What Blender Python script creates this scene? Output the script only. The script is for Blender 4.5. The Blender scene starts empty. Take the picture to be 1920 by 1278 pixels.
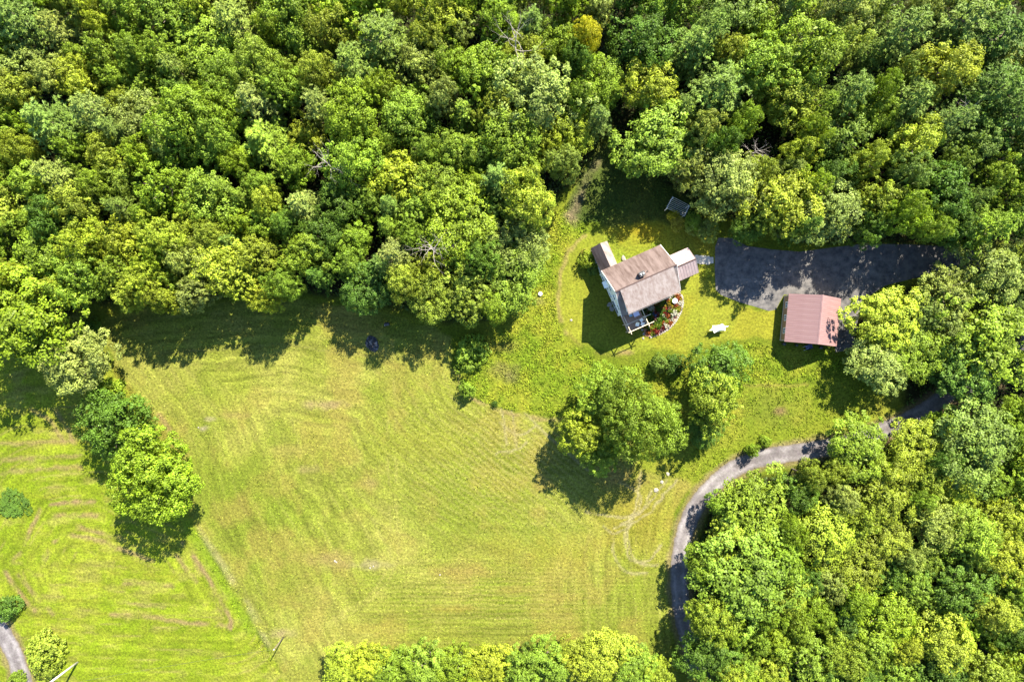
import bpy, math, random
import numpy as np
from mathutils import Vector, Matrix

# ------------------------------------------------------------------ camera, sky, sun, exposure
S = bpy.context.scene
COL = S.collection
H, F, CX, CY = 120.0, 1280.0, 960.0, 639.0          # drone height, focal length in photo pixels, nadir
cam = bpy.data.cameras.new('camera'); cam.sensor_width = 36; cam.lens = 24; cam.clip_end = 3000
camo = bpy.data.objects.new('camera', cam); COL.objects.link(camo); camo.location = (0, 0, H); S.camera = camo
ELEV, AZ = math.radians(46), math.radians(28.7)
w = bpy.data.worlds.new('World'); S.world = w; w.use_nodes = True
nt = w.node_tree; sky = nt.nodes.new('ShaderNodeTexSky'); sky.sky_type = 'NISHITA'; sky.sun_disc = False
sky.sun_elevation = ELEV; sky.sun_rotation = AZ; sky.air_density = 1.5; sky.ozone_density = 4.0; sky.dust_density = 0.2
nt.links.new(sky.outputs[0], nt.nodes['Background'].inputs[0]); nt.nodes['Background'].inputs[1].default_value = 0.072
sun = bpy.data.lights.new('sun', 'SUN'); sun.energy = 5.0; sun.angle = math.radians(0.5); sun.color = (1.0, 0.91, 0.72)
suno = bpy.data.objects.new('sun', sun); COL.objects.link(suno); suno.location = (40, 80, 90)
tosun = Vector((math.cos(ELEV)*math.sin(AZ), math.cos(ELEV)*math.cos(AZ), math.sin(ELEV)))
suno.rotation_euler = tosun.to_track_quat('Z', 'Y').to_euler()
S.view_settings.view_transform = 'Standard'; S.view_settings.look = 'None'
S.view_settings.exposure = 2.5; S.view_settings.gamma = 1.0; S.view_settings.use_curve_mapping = False
S.render.resolution_x, S.render.resolution_y = 1024, 681

rng = np.random.default_rng(7); random.seed(7)
KL = (6.3, 6.0, 5.4)                                # sunlit level of a white horizontal surface at this exposure

def G(x, y, h=0.0):                                   # photo pixel of a point at height h -> ground position
    k = (H-h)/F
    return ((x-CX)*k, -(y-CY)*k)
def lin(c):
    c = c/255.0
    return c/12.92 if c <= 0.04045 else ((c+0.055)/1.055)**2.4
def alb(r, g, b, k=1.0):
    return tuple(min(0.85, lin(v)/q*k) for v, q in zip((r, g, b), KL))

# ------------------------------------------------------------------ materials
def mat(name):
    m = bpy.data.materials.new(name); m.use_nodes = True
    b = m.node_tree.nodes['Principled BSDF']
    return m, m.node_tree, b
def noise_mat(name, c1, c2, scale=3.0, rough=0.85, bump=0.0, bscale=20.0, stretch=None, spec=0.3, metal=0.0, lo=0.35, hi=0.65):
    m, t, b = mat(name); N, L = t.nodes, t.links
    tc = N.new('ShaderNodeTexCoord'); mp = N.new('ShaderNodeMapping'); L.new(tc.outputs['Object'], mp.inputs[0])
    if stretch: mp.inputs['Scale'].default_value = stretch
    n = N.new('ShaderNodeTexNoise'); n.inputs['Scale'].default_value = scale; n.inputs['Detail'].default_value = 6; n.inputs['Roughness'].default_value = .65
    L.new(mp.outputs[0], n.inputs['Vector'])
    r = N.new('ShaderNodeMapRange'); r.inputs[1].default_value = lo; r.inputs[2].default_value = hi; L.new(n.outputs[0], r.inputs[0])
    mx = N.new('ShaderNodeMix'); mx.data_type = 'RGBA'; mx.inputs[6].default_value = (*c1, 1); mx.inputs[7].default_value = (*c2, 1)
    L.new(r.outputs[0], mx.inputs[0]); L.new(mx.outputs[2], b.inputs['Base Color'])
    b.inputs['Roughness'].default_value = rough; b.inputs['Specular IOR Level'].default_value = spec; b.inputs['Metallic'].default_value = metal
    if bump:
        n2 = N.new('ShaderNodeTexNoise'); n2.inputs['Scale'].default_value = bscale; n2.inputs['Detail'].default_value = 4
        L.new(tc.outputs['Object'], n2.inputs['Vector'])
        bp = N.new('ShaderNodeBump'); bp.inputs['Strength'].default_value = bump; bp.inputs['Distance'].default_value = .1
        L.new(n2.outputs[0], bp.inputs['Height']); L.new(bp.outputs[0], b.inputs['Normal'])
    return m

def leaf_mat(name, transl=0.35, warm=(1.07, 1.05, .85)):
    m, t, b = mat(name); N, L = t.nodes, t.links
    oi = N.new('ShaderNodeObjectInfo'); at = N.new('ShaderNodeAttribute'); at.attribute_name = 'tint'
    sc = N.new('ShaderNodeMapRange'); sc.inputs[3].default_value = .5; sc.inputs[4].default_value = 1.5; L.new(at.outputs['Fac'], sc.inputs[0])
    v = N.new('ShaderNodeVectorMath'); v.operation = 'SCALE'; L.new(oi.outputs['Color'], v.inputs[0]); L.new(sc.outputs[0], v.inputs['Scale'])
    tc = N.new('ShaderNodeTexCoord'); n = N.new('ShaderNodeTexNoise'); n.inputs['Scale'].default_value = .55; n.inputs['Detail'].default_value = 2
    L.new(tc.outputs['Object'], n.inputs['Vector'])
    r = N.new('ShaderNodeMapRange'); r.inputs[1].default_value = .42; r.inputs[2].default_value = .7; L.new(n.outputs[0], r.inputs[0])
    wm = N.new('ShaderNodeVectorMath'); wm.operation = 'MULTIPLY'; wm.inputs[1].default_value = warm; L.new(v.outputs[0], wm.inputs[0])
    mx = N.new('ShaderNodeMix'); mx.data_type = 'RGBA'; L.new(r.outputs[0], mx.inputs[0]); L.new(v.outputs[0], mx.inputs[6]); L.new(wm.outputs[0], mx.inputs[7])
    L.new(mx.outputs[2], b.inputs['Base Color']); b.inputs['Roughness'].default_value = .55; b.inputs['Specular IOR Level'].default_value = .18
    tr = N.new('ShaderNodeBsdfTranslucent'); tw = N.new('ShaderNodeVectorMath'); tw.operation = 'MULTIPLY'; tw.inputs[1].default_value = (1.25, 1.25, .5)
    L.new(mx.outputs[2], tw.inputs[0]); L.new(tw.outputs[0], tr.inputs['Color'])
    ms = N.new('ShaderNodeMixShader'); ms.inputs[0].default_value = transl
    L.new(b.outputs[0], ms.inputs[1]); L.new(tr.outputs[0], ms.inputs[2]); L.new(ms.outputs[0], N['Material Output'].inputs[0])
    return m

def vcol_mat(name, lo=.5, hi=1.5):
    """grass: colour of the sward comes from the sheet's own attribute, broken up by noise"""
    m, t, b = mat(name); N, L = t.nodes, t.links
    at = N.new('ShaderNodeAttribute'); at.attribute_name = 'col'; src = at.outputs['Color']
    rg = N.new('ShaderNodeAttribute'); rg.attribute_name = 'rough'
    tc = N.new('ShaderNodeTexCoord')
    def nz(scale, det, lo, hi, a, bb):
        n = N.new('ShaderNodeTexNoise'); n.inputs['Scale'].default_value = scale; n.inputs['Detail'].default_value = det; n.inputs['Roughness'].default_value = .7
        L.new(tc.outputs['Object'], n.inputs['Vector'])
        r = N.new('ShaderNodeMapRange'); r.inputs[1].default_value = lo; r.inputs[2].default_value = hi; r.inputs[3].default_value = a; r.inputs[4].default_value = bb
        L.new(n.outputs[0], r.inputs[0]); return n, r.outputs[0]
    n1, f1 = nz(2.6, 5, .32, .68, lo, hi)
    n2, f2 = nz(.9, 4, .3, .7, .86, 1.14)
    mu = N.new('ShaderNodeMath'); mu.operation = 'MULTIPLY'; L.new(f1, mu.inputs[0]); L.new(f2, mu.inputs[1])
    v = N.new('ShaderNodeVectorMath'); v.operation = 'SCALE'; L.new(src, v.inputs[0]); L.new(mu.outputs[0], v.inputs['Scale'])
    n3, f3 = nz(1.7, 4, .45, .7, 0, .55)
    wm = N.new('ShaderNodeVectorMath'); wm.operation = 'MULTIPLY'; wm.inputs[1].default_value = (1.1, 1.0, 1.15); L.new(v.outputs[0], wm.inputs[0])
    mx = N.new('ShaderNodeMix'); mx.data_type = 'RGBA'; L.new(f3, mx.inputs[0]); L.new(v.outputs[0], mx.inputs[6]); L.new(wm.outputs[0], mx.inputs[7])
    L.new(mx.outputs[2], b.inputs['Base Color']); b.inputs['Roughness'].default_value = .95; b.inputs['Specular IOR Level'].default_value = .1
    nb = N.new('ShaderNodeTexNoise'); nb.inputs['Scale'].default_value = 2.6; nb.inputs['Detail'].default_value = 6; nb.inputs['Roughness'].default_value = .75
    L.new(tc.outputs['Object'], nb.inputs['Vector'])
    bp = N.new('ShaderNodeBump'); bp.inputs['Distance'].default_value = .35; L.new(rg.outputs['Fac'], bp.inputs['Strength']); L.new(nb.outputs[0], bp.inputs['Height'])
    L.new(bp.outputs[0], b.inputs['Normal'])
    return m

M = {}
M['leaf'] = leaf_mat('leaf', .28); M['needle'] = leaf_mat('needle', .2, (1.1, 1.05, .85))
M['bark'] = noise_mat('bark', (.06, .045, .035), (.14, .115, .095), 4, .95, .5, 12)
M['dead'] = noise_mat('dead_wood', (.2, .175, .165), (.32, .285, .27), 6, .9, .3, 20)
M['grass'] = vcol_mat('grass'); M['drive_surface'] = vcol_mat('drive_surface', .78, 1.2)
M['shingle'] = noise_mat('asphalt_shingle', alb(190, 162, 150, 1.4), alb(230, 211, 201, 1.45), 1.6, .9, .3, 30, (1.2, .6, .6))
M['shingle_n'] = noise_mat('weathered_shingle', alb(150, 120, 108, 1.0), alb(208, 178, 166, 1.05), .9, .9, .25, 30, (1.6, .3, .3), lo=.36, hi=.6)
M['clap'] = noise_mat('white_clapboard', (.62, .64, .64), (.74, .75, .75), 2, .7, .1, 8, (.2, .2, 6))
M['white'] = noise_mat('white_paint', (.7, .7, .69), (.82, .82, .8), 3, .5)
M['glass'] = noise_mat('window_glass', (.012, .016, .02), (.03, .036, .042), 2, .08, spec=.6)
M['metal_roof'] = noise_mat('rose_metal', alb(204, 154, 148, 1.5), alb(222, 174, 167, 1.5), .8, .55, .03, 3, (.3, 2, 1), spec=.4)
M['porch_roof'] = noise_mat('standing_seam', alb(215, 182, 176, 1.7), alb(232, 206, 200, 1.7), 1.2, .42, .03, 3, spec=.5)
M['seam'] = noise_mat('seam_metal', alb(120, 92, 84), alb(146, 112, 104), 3, .5)
M['darkmetal'] = noise_mat('dark_metal', (.02, .02, .024), (.045, .045, .05), 4, .5)
M['brick'] = noise_mat('chimney_brick', (.1, .045, .035), (.2, .09, .07), 7, .9, .4, 20)
M['wood'] = noise_mat('brown_boards', (.2, .12, .06), (.34, .22, .12), 3, .8, .2, 12, (4, 4, .4))
M['trim'] = noise_mat('cream_trim', (.34, .28, .21), (.44, .37, .29), 4, .6)
M['deck'] = noise_mat('deck_boards', (.2, .12, .095), (.3, .19, .15), 3, .8, .1, 12)
M['asphalt'] = noise_mat('old_shaded_asphalt', (.03, .03, .034), (.085, .08, .08), .8, .9, .4, 9)  # albedo lowered so the colour carries the shade lying on the apron
M['road'] = noise_mat('worn_gravel_road', alb(172, 158, 152), alb(222, 208, 202), .42, .92, .4, 7)
M['concrete'] = noise_mat('pale_concrete', (.2, .19, .175), (.3, .28, .26), 2.5, .9, .15, 14)
M['mulch'] = noise_mat('red_mulch', (.16, .07, .045), (.3, .165, .12), 2.6, .95, .7, 10)
M['stone'] = noise_mat('pale_stone', (.11, .1, .09), (.25, .23, .215), 3, .9, .4, 9)
M['char'] = noise_mat('charcoal', (.008, .008, .01), (.03, .03, .034), 5, .8, .4, 12)
M['ash'] = noise_mat('wood_ash', (.02, .02, .024), (.16, .15, .17), 2.2, .95, .3, 12, lo=.5, hi=.75)
M['fabric'] = noise_mat('white_fabric', (.74, .74, .73), (.83, .83, .82), 2, .8)
M['lav'] = noise_mat('lavender_table', (.42, .42, .6), (.5, .5, .68), 4, .6)
M['blue'] = noise_mat('light_blue_cloth', (.2, .38, .55), (.28, .46, .62), 5, .8)
M['pole'] = noise_mat('bleached_pole', (.42, .38, .33), (.58, .54, .48), 3, .9, .2, 10, (6, 6, .5))
M['wire'] = noise_mat('wire', (.5, .48, .4), (.6, .58, .5), 3, .5)
M['navy'] = noise_mat('navy_glaze', (.02, .025, .08), (.04, .05, .13), 5, .3)
M['galv'] = noise_mat('galvanised', (.42, .44, .45), (.58, .6, .6), 4, .5)

# ------------------------------------------------------------------ mesh helpers
class MB:
    def __init__(s): s.v = []; s.f = []
    def add(s, vs, fs):
        o = len(s.v); s.v += [tuple(v) for v in vs]; s.f += [tuple(i+o for i in f) for f in fs]; return s
    def box(s, c, d, rz=0.0, rx=0.0, ry=0.0):
        R = Matrix.Rotation(rz, 3, 'Z') @ Matrix.Rotation(ry, 3, 'Y') @ Matrix.Rotation(rx, 3, 'X')
        vs = [Vector(c) + R @ Vector((x*d[0]/2, y*d[1]/2, z*d[2]/2)) for z in (-1, 1) for y in (-1, 1) for x in (-1, 1)]
        return s.add(vs, [(0,2,3,1), (4,5,7,6), (0,1,5,4), (2,6,7,3), (0,4,6,2), (1,3,7,5)])
    def tube(s, p0, p1, r0, r1=None, n=6, cap=True):
        p0, p1 = Vector(p0), Vector(p1); r1 = r0 if r1 is None else r1
        d = (p1-p0).normalized(); a = d.orthogonal().normalized(); b = d.cross(a)
        vs = [p0 + (a*math.cos(t)+b*math.sin(t))*r0 for t in [2*math.pi*i/n for i in range(n)]] + \
             [p1 + (a*math.cos(t)+b*math.sin(t))*r1 for t in [2*math.pi*i/n for i in range(n)]]
        fs = [(i, (i+1) % n, n+(i+1) % n, n+i) for i in range(n)]
        if cap: fs += [tuple(range(n))[::-1], tuple(range(n, 2*n))]
        return s.add(vs, fs)
    def prism(s, poly, z0, z1):                       # vertical extrusion of a plan polygon
        n = len(poly); vs = [(x, y, z0) for x, y in poly] + [(x, y, z1) for x, y in poly]
        return s.add(vs, [tuple(range(n))[::-1], tuple(range(n, 2*n))] + [(i, (i+1) % n, n+(i+1) % n, n+i) for i in range(n)])
    def extx(s, poly, x0, x1):                        # a (y,z) section extruded along x
        n = len(poly); vs = [(x0, y, z) for y, z in poly] + [(x1, y, z) for y, z in poly]
        return s.add(vs, [tuple(range(n))[::-1], tuple(range(n, 2*n))] + [(i, (i+1) % n, n+(i+1) % n, n+i) for i in range(n)])
    def lathe(s, prof, n=12, c=(0, 0, 0)):
        vs = [(c[0]+r*math.cos(2*math.pi*i/n), c[1]+r*math.sin(2*math.pi*i/n), c[2]+z) for r, z in prof for i in range(n)]
        fs = [(k*n+i, k*n+(i+1) % n, (k+1)*n+(i+1) % n, (k+1)*n+i) for k in range(len(prof)-1) for i in range(n)]
        fs += [tuple(range(n))[::-1], tuple(range((len(prof)-1)*n, len(prof)*n))]
        return s.add(vs, fs)
    def mesh(s, name, m, smooth=False):
        me = bpy.data.meshes.new(name); me.from_pydata(s.v, [], s.f); me.materials.append(M[m] if isinstance(m, str) else m)
        if smooth: me.polygons.foreach_set('use_smooth', [True]*len(me.polygons))
        me.update(); return me
    def build(s, name, m, parent=None, smooth=False): return link(name, s.mesh(name, m, smooth), parent)

def link(name, me, parent=None):
    o = bpy.data.objects.new(name, me); COL.objects.link(o)
    if parent: o.parent = parent
    return o
def tag(o, label=None, cat=None, group=None, kind=None):
    if label: o['label'] = label
    if cat: o['category'] = cat
    if group: o['group'] = group
    if kind: o['kind'] = kind
    return o
def empty(name, loc=(0, 0, 0), rz=0.0, label=None, cat=None, group=None):
    o = link(name, None); o.location = loc; o.rotation_euler = (0, 0, rz); o.empty_display_size = .5
    return tag(o, label, cat, group)

def quads_mesh(name, co, m, tint=None, col=None):
    """co: (N,4,3) quad corners"""
    n = len(co); me = bpy.data.meshes.new(name)
    me.vertices.add(4*n); me.vertices.foreach_set('co', co.astype(np.float32).ravel())
    me.loops.add(4*n); me.loops.foreach_set('vertex_index', np.arange(4*n, dtype=np.int32))
    me.polygons.add(n); me.polygons.foreach_set('loop_start', np.arange(0, 4*n, 4, dtype=np.int32))
    me.update(calc_edges=True)
    if tint is not None:
        a = me.attributes.new('tint', 'FLOAT', 'POINT'); a.data.foreach_set('value', np.repeat(tint, 4).astype(np.float32))
    if col is not None:
        a = me.attributes.new('col', 'FLOAT_COLOR', 'POINT')
        a.data.foreach_set('color', np.repeat(np.c_[col, np.ones(len(col))], 4, axis=0).astype(np.float32).ravel())
        a = me.attributes.new('rough', 'FLOAT', 'POINT'); a.data.foreach_set('value', np.zeros(4*n, np.float32))
    me.materials.append(M[m]); return me
def nrm(a): return a/np.maximum(np.linalg.norm(a, axis=-1, keepdims=True), 1e-9)
def leaf_quads(pos, n, size, aspect, rg, axis=None):
    n = nrm(n)
    t = rg.normal(size=pos.shape) if axis is None else axis
    u = nrm(np.cross(n, nrm(np.cross(t, n)))) if axis is not None else nrm(np.cross(n, t))
    v = np.cross(n, u); a = (size*.5)[:, None]*u; b = (size*.5*aspect)[:, None]*v
    lift = n*(size*.12)[:, None]
    return np.stack([pos-a-lift, pos-b+lift, pos+a-lift, pos+b+lift], axis=1)

# ------------------------------------------------------------------ ground sheet with the sward's colours, back lawn shade included
def hsh(i, j, s):
    h = (i*374761393 + j*668265263 + s*974634533) & 0x7fffffff
    h = ((h ^ (h >> 13))*1274126177) & 0x7fffffff
    return ((h ^ (h >> 16)) & 0xffff)/65535.0
def vn(X, Y, sc, s=0):
    x, y = X/sc, Y/sc; i, j = np.floor(x).astype(np.int64), np.floor(y).astype(np.int64); fx, fy = x-i, y-j
    fx, fy = fx*fx*(3-2*fx), fy*fy*(3-2*fy)
    return (hsh(i, j, s)*(1-fx)+hsh(i+1, j, s)*fx)*(1-fy) + (hsh(i, j+1, s)*(1-fx)+hsh(i+1, j+1, s)*fx)*fy
def fbm(X, Y, sc, s=0, o=4): return sum(vn(X, Y, sc/2**k, s+k)*.5**k for k in range(o))/sum(.5**k for k in range(o))
def inside(px, py, poly):
    r = np.zeros(px.shape, bool); n = len(poly)
    for i in range(n):
        (x0, y0), (x1, y1) = poly[i], poly[(i+1) % n]
        if y0 == y1: continue
        c = ((y0 > py) != (y1 > py)) & (px < (x1-x0)*(py-y0)/(y1-y0)+x0); r ^= c
    return r
def dline(px, py, pts, closed=False):
    d = np.full(px.shape, 1e9); P = list(pts)+([pts[0]] if closed else [])
    for (x0, y0), (x1, y1) in zip(P[:-1], P[1:]):
        dx, dy = x1-x0, y1-y0; t = np.clip(((px-x0)*dx+(py-y0)*dy)/(dx*dx+dy*dy+1e-9), 0, 1)
        d = np.minimum(d, np.hypot(px-x0-t*dx, py-y0-t*dy))
    return d
def spl(pts, n=8):                                    # Catmull-Rom through the points
    P = [pts[0]]+list(pts)+[pts[-1]]; out = []
    for i in range(1, len(P)-2):
        p0, p1, p2, p3 = [np.array(q, float) for q in P[i-1:i+3]]
        for k in range(n):
            t = k/n; out.append(tuple(.5*(2*p1+(p2-p0)*t+(2*p0-5*p1+4*p2-p3)*t*t+(3*p1-p0-3*p2+p3)*t**3)))
    return out+[tuple(pts[-1])]

FIELD = [(215,690),(190,600),(300,575),(560,560),(700,585),(850,630),(848,690),(868,735),(925,764),(1000,780),(1060,782),(1180,800),(1200,870),
         (1300,895),(1268,960),(1252,1050),(1258,1200),(1275,1340),(560,1340),(522,1250),(440,1110),(365,985),(330,850),(235,720)]
HEDGE = [(215,690),(235,720),(330,850),(365,985),(440,1110),(505,1220),(522,1250),(570,1340)]
LEFT = [(-400,560),(150,560),(215,690)]+HEDGE[1:]+[(570,1600),(-400,1600)]
LAWN = [(1098,440),(1068,470),(1050,520),(1048,580),(1062,625),(1090,648),(1150,664),(1230,655),(1300,655),(1360,640),(1420,630),(1455,640),(1475,560),
        (1440,585),(1400,576),(1345,555),(1338,450),(1290,420),(1230,405),(1150,420)]
YARD = [(1395,725),(1510,720),(1600,700),(1700,690),(1660,790),(1500,838),(1380,862),(1310,915),(1290,900),(1200,880),(1180,905),(1210,830),(1300,800),(1380,780)]
BACK = [(1090,420),(1060,390),(1085,340),(1110,290),(1150,265),(1200,320),(1290,350),(1330,430),(1338,450),(1230,410),(1150,425)]
ROUGHS = [[(1000,425),(1075,375),(1100,430),(1062,470),(1042,520),(1042,590),(1060,640),(1100,665),(1170,685),(1250,672),(1320,660),(1420,640),(1460,655),
           (1560,655),(1590,690),(1510,716),(1395,722),(1380,780),(1300,800),(1180,800),(1050,782),(925,762),(868,732),(850,690),(900,640),(960,610),(985,545),(1005,480)]]
FOREST_FLOOR = [[(-600,-600),(1130,-600),(1140,250),(1085,330),(1000,410),(985,530),(930,590),(850,605),(700,565),(560,548),(300,565),(150,565),(100,640),(-600,640)],
                [(1130,-600),(2600,-600),(2600,470),(1850,455),(1500,455),(1420,425),(1340,400),(1200,310),(1150,255)],
                [(1600,700),(1600,590),(1680,545),(1760,530),(2600,540),(2600,1900),(1300,1900),(1296,1150),(1300,1050),(1330,960),(1370,905),(1500,880),(1580,850),(1700,790),(1700,690)]]

def paint(px, py):
    """base colour and roughness of the sward at ground points given in photo pixels"""
    X, Y = px/10.667, py/10.667
    n1, n2, n3 = fbm(X, Y, 14, 1), fbm(X, Y, 4, 11), fbm(X, Y, 1.4, 21, 3)
    sh = px.shape; C = np.zeros(sh+(3,)); rough = np.full(sh, .35)
    A = lambda *c: np.array(alb(*c))
    def mixin(mask, col):
        m = np.clip(mask, 0, 1)[..., None]; C[:] = C*(1-m)+np.asarray(col)*m
    def soft(poly, wd=8.0, jit=14.0):
        d = dline(px, py, poly, True)*np.where(inside(px, py, poly), 1, -1)
        return np.clip((d+(n2-.5)*jit+(n3-.5)*8)/wd+.5, 0, 1), d
    def blend(c1, c2, t): t = np.clip(t, 0, 1)[..., None]; return np.asarray(c1)*(1-t)+np.asarray(c2)*t
    # rough grass everywhere first
    C[:] = blend(A(150,172,40), A(186,190,58), (n2-.3)*1.8); rough[:] = .7
    # left field, lusher, cut in loops
    m, d = soft(LEFT, 6)
    lc = blend(A(172,198,36), A(212,218,70), (n1-.3)*1.6+(n3-.5)*1.1); mixin(m, lc); mixin(m*np.clip((fbm(X, Y*2.2, 3.2, 171)-.54)*5, 0, 1)*.5, A(214,200,104)); rough = np.where(m > .5, .62, rough)
    pat = np.sin(py*.16+2.2*np.sin(px*.008)+n1*9)*.5+.5
    mixin(m*pat*.22, A(176,186,46))
    LOOP = [(30,1050),(90,950),(180,940),(350,1015),(430,1165),(210,1155),(60,1140)]
    dl = dline(px, py, LOOP, True)*np.where(inside(px, py, LOOP), 1, -1); sl_ = np.arctan2(py-1060, px-200)*200
    sk = vn(dl*.094+n1*1.2+n2*.5, sl_/110., .6, 211)*.6+vn(dl*.094, sl_/50., .32, 213)*.4; C[:] = C*(1+m*np.clip((sk-.5)*.85, -.26, .3))[..., None]
    ln = np.clip(1-np.abs(((dl+n2*7) % 21)-10)/2.6, 0, 1)*np.clip((vn(dl*.05, sl_/40., 1., 217)-.45)*5, 0, 1); mixin(m*ln*.5, A(214,190,116))
    # hay field
    m, d = soft(FIELD, 6)
    fc = blend(A(184,194,68), A(218,214,100), (n1-.33)*2.0+(n3-.5)*.8)
    fc = blend(fc, A(164,182,54), np.clip((fbm(X, Y, 22, 41)-.52)*3.2, 0, .75))
    mixin(m, fc); rough = np.where(m > .5, .62, rough); fm = m
    sc = np.arctan2(py-880, (px-760)*.7)*300                                        # streaks left by mowing round and round the field
    sk = vn(d*.094+n1*2.4+n2*.7, sc/150., .62, 201)*.55+vn(d*.094+n1*2.4, sc/60., .3, 203)*.45; C[:] = C*(1+fm*np.clip((sk-.5)*1.0, -.3, .34))[..., None]
    ln = np.clip(1-np.abs(((d+n1*26+n2*9) % 23)-11)/2.2, 0, 1)*np.clip((vn(d*.05, sc/70., 1., 207)-.42)*5, 0, 1); mixin(fm*ln*.4, A(230,220,122))
    st = .5+.5*np.sin(d*2*math.pi/17+n2*3.5); st = np.clip(st*1.5-.25, 0, 1)*np.clip((n1-.35)*4, 0, 1); mixin(fm*st*.16, A(222,212,110))
    mixin(fm*np.clip((fbm(X, Y, 5, 131)-.5)*5, 0, 1)*.5, A(212,190,92)); mixin(fm*np.clip((fbm(X, Y, 6, 151)-.53)*5, 0, 1)*.5, A(166,186,56))
    # diagonal mowing swaths in the upper right of the field
    u = (px-700)*.62+(py-640)*-.78; reg = np.clip(1-np.hypot((px-960)/330, (py-850)/210), 0, 1)
    s2 = .5+.5*np.sin(u*2*math.pi/11+n2*5); mixin(fm*reg*(s2 > .55)*.6, A(226,214,118)); mixin(fm*reg*(s2 < .3)*.42, A(158,158,40))
    lowr = np.clip(1-np.hypot((px-900)/420, (py-1120)/110), 0, 1)
    s3 = .5+.5*np.sin(py*2*math.pi/8.5+n2*7+px*.01); mixin(fm*lowr*(s3 > .6)*.5, A(226,214,110)); mixin(fm*lowr*(s3 < .28)*.42, A(154,162,42))
    # ripe stubble around the tractor turn
    tr = np.clip(1.25-np.hypot((px-1195)/95, (py-965)/80), 0, 1); mixin(fm*tr*.55, A(206,186,66))
    def line(pts, wd, col, a=1.0, brk=.0, sm=True):
        P = spl(pts) if sm else pts; d = dline(px+(n3-.5)*8, py+(n3-.5)*7+(n2-.5)*6, P)
        k = np.clip(1.3-d/wd, 0, 1)*a
        if brk: k = k*np.clip((fbm(X, Y, 2.2, 77)-.5+brk)*4, 0, 1)
        mixin(k, col)
    tan, pale, dry = A(206,176,118), A(228,214,150), A(214,190,104)
    # windrows and bare strips in the left field
    for pts, a in [([(0,832),(60,830),(140,828)],.6), ([(0,862),(70,858),(150,852)],.6), ([(0,888),(60,882),(150,874)],.7), ([(95,944),(140,941),(176,940)],.9), ([(76,958),(60,990),(40,1030),(26,1050)],.8),
                   ([(96,966),(140,964),(182,966)],.8), ([(100,1014),(130,1005),(175,1010),(230,1030),(285,1050)],.75), ([(145,985),(190,1000),(236,1012)],.7), ([(346,1018),(385,1075),(412,1122),(433,1160),(430,1174)],.85),
                   ([(330,1040),(352,1070),(368,1090)],.6), ([(208,1152),(260,1156),(330,1164),(430,1174)],.8), ([(210,1130),(300,1136),(300,1138)],.6), ([(10,1072),(36,1110),(64,1142)],.85), ([(36,1080),(70,1120),(100,1150)],.55),
                   ([(60,770),(95,790),(120,830)],.6), ([(105,770),(125,800),(138,830)],.6), ([(232,1092),(300,1096),(322,1098)],.5), ([(80,1040),(78,1060),(90,1035)],.5)]:
        line(pts, 5.0, tan, min(1, a*1.1), .24)
    for k in range(16):
        y0 = 770+k*27; line([(0, y0), (90, y0+8*math.sin(k)), (200, y0+4), (330, y0+14)], 3.5, A(214,206,70), .35, .05)
    # hedge bank between the fields
    line([(352,985),(420,1095),(470,1180)], 13, A(170,200,46), .8); line(HEDGE[3:], 3.0, A(90,120,30), .6, .1); line([(372,990),(446,1105),(505,1205)], 7, A(224,214,150), .5, .15)
    line(HEDGE[:4], 9, A(190,180,70), .7, .2); line([(300,780),(318,805)], 6, A(206,180,110), .9)
    # tyre tracks
    for o in (-7, 7):
        line([(728+o,640),(733+o,760),(735+o,880),(738+o,1000),(735+o,1060),(705+o,1110),(650+o,1150),(590+o,1185)], 2.6, A(222,214,110), .5, .2)
    for pts in [[(1163,905),(1200,930),(1180,985),(1150,1000),(1130,985)], [(1205,870),(1190,950),(1178,985),(1180,1030),(1200,1055),(1235,1060)], [(1222,920),(1200,960),(1165,985)],
                [(1175,990),(1172,1025),(1185,1050),(1215,1050),(1240,1020)], [(1150,1000),(1150,1040),(1175,1070),(1215,1075)], [(1270,900),(1235,940),(1200,975),(1150,990)], [(1250,900),(1215,945),(1180,968)],
                [(940,765),(945,800),(953,835)], [(958,770),(965,810),(968,835)], [(900,690),(1010,800),(1100,880)], [(990,830),(960,845),(930,850)], [(1005,800),(970,815),(935,790)], [(1100,960),(1160,970),(1200,965)]]:
        line(pts, 2.5, pale, .8, .36)
    for pts in [[(905,768),(935,790),(925,830),(960,860)], [(1110,960),(1150,985),(1200,1000)], [(1060,900),(1130,985),(1170,1050)], [(1185,985),(1182,1040),(1205,1068),(1245,1055)]]:
        line(pts, 3.5, A(150,150,40), .45, .25)
    # bare, dry patches with shapes of their own
    for x, y, rx, ry, c, a in [(608,758,36,8,(214,184,130),.8),(440,778,30,6,(206,186,100),.7),(578,880,20,7,(212,190,120),.6),(625,1050,44,16,(210,184,110),.7),(700,1058,30,9,(220,200,150),.7),(865,1072,50,12,(212,186,96),.7),
                               (695,905,14,10,(206,184,110),.6),(664,968,22,14,(206,190,90),.5),(975,1105,40,8,(206,182,90),.6),(1050,1120,44,8,(208,186,92),.6),(540,845,40,10,(210,196,100),.5),(380,803,9,5,(226,206,170),.9),
                               (395,785,10,4,(224,204,160),.7),(1010,905,26,16,(208,180,96),.7),(1040,1195,60,10,(214,190,90),.6),(700,1178,60,12,(216,196,90),.5),(530,1185,22,9,(222,196,140),.8),(860,1140,46,6,(214,190,84),.6),
                               (960,815,18,26,(214,194,104),.6),(1165,895,40,20,(214,184,104),.75),(950,1030,60,30,(206,190,80),.4),(1060,1030,70,30,(214,196,78),.4),(800,830,90,26,(190,190,66),.4)]:
        mixin(np.clip(1.4-np.hypot((px-x)/rx, (py-y)/ry)-(n3-.5)*1.4, 0, 1)*a*.85, A(*c))
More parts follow.
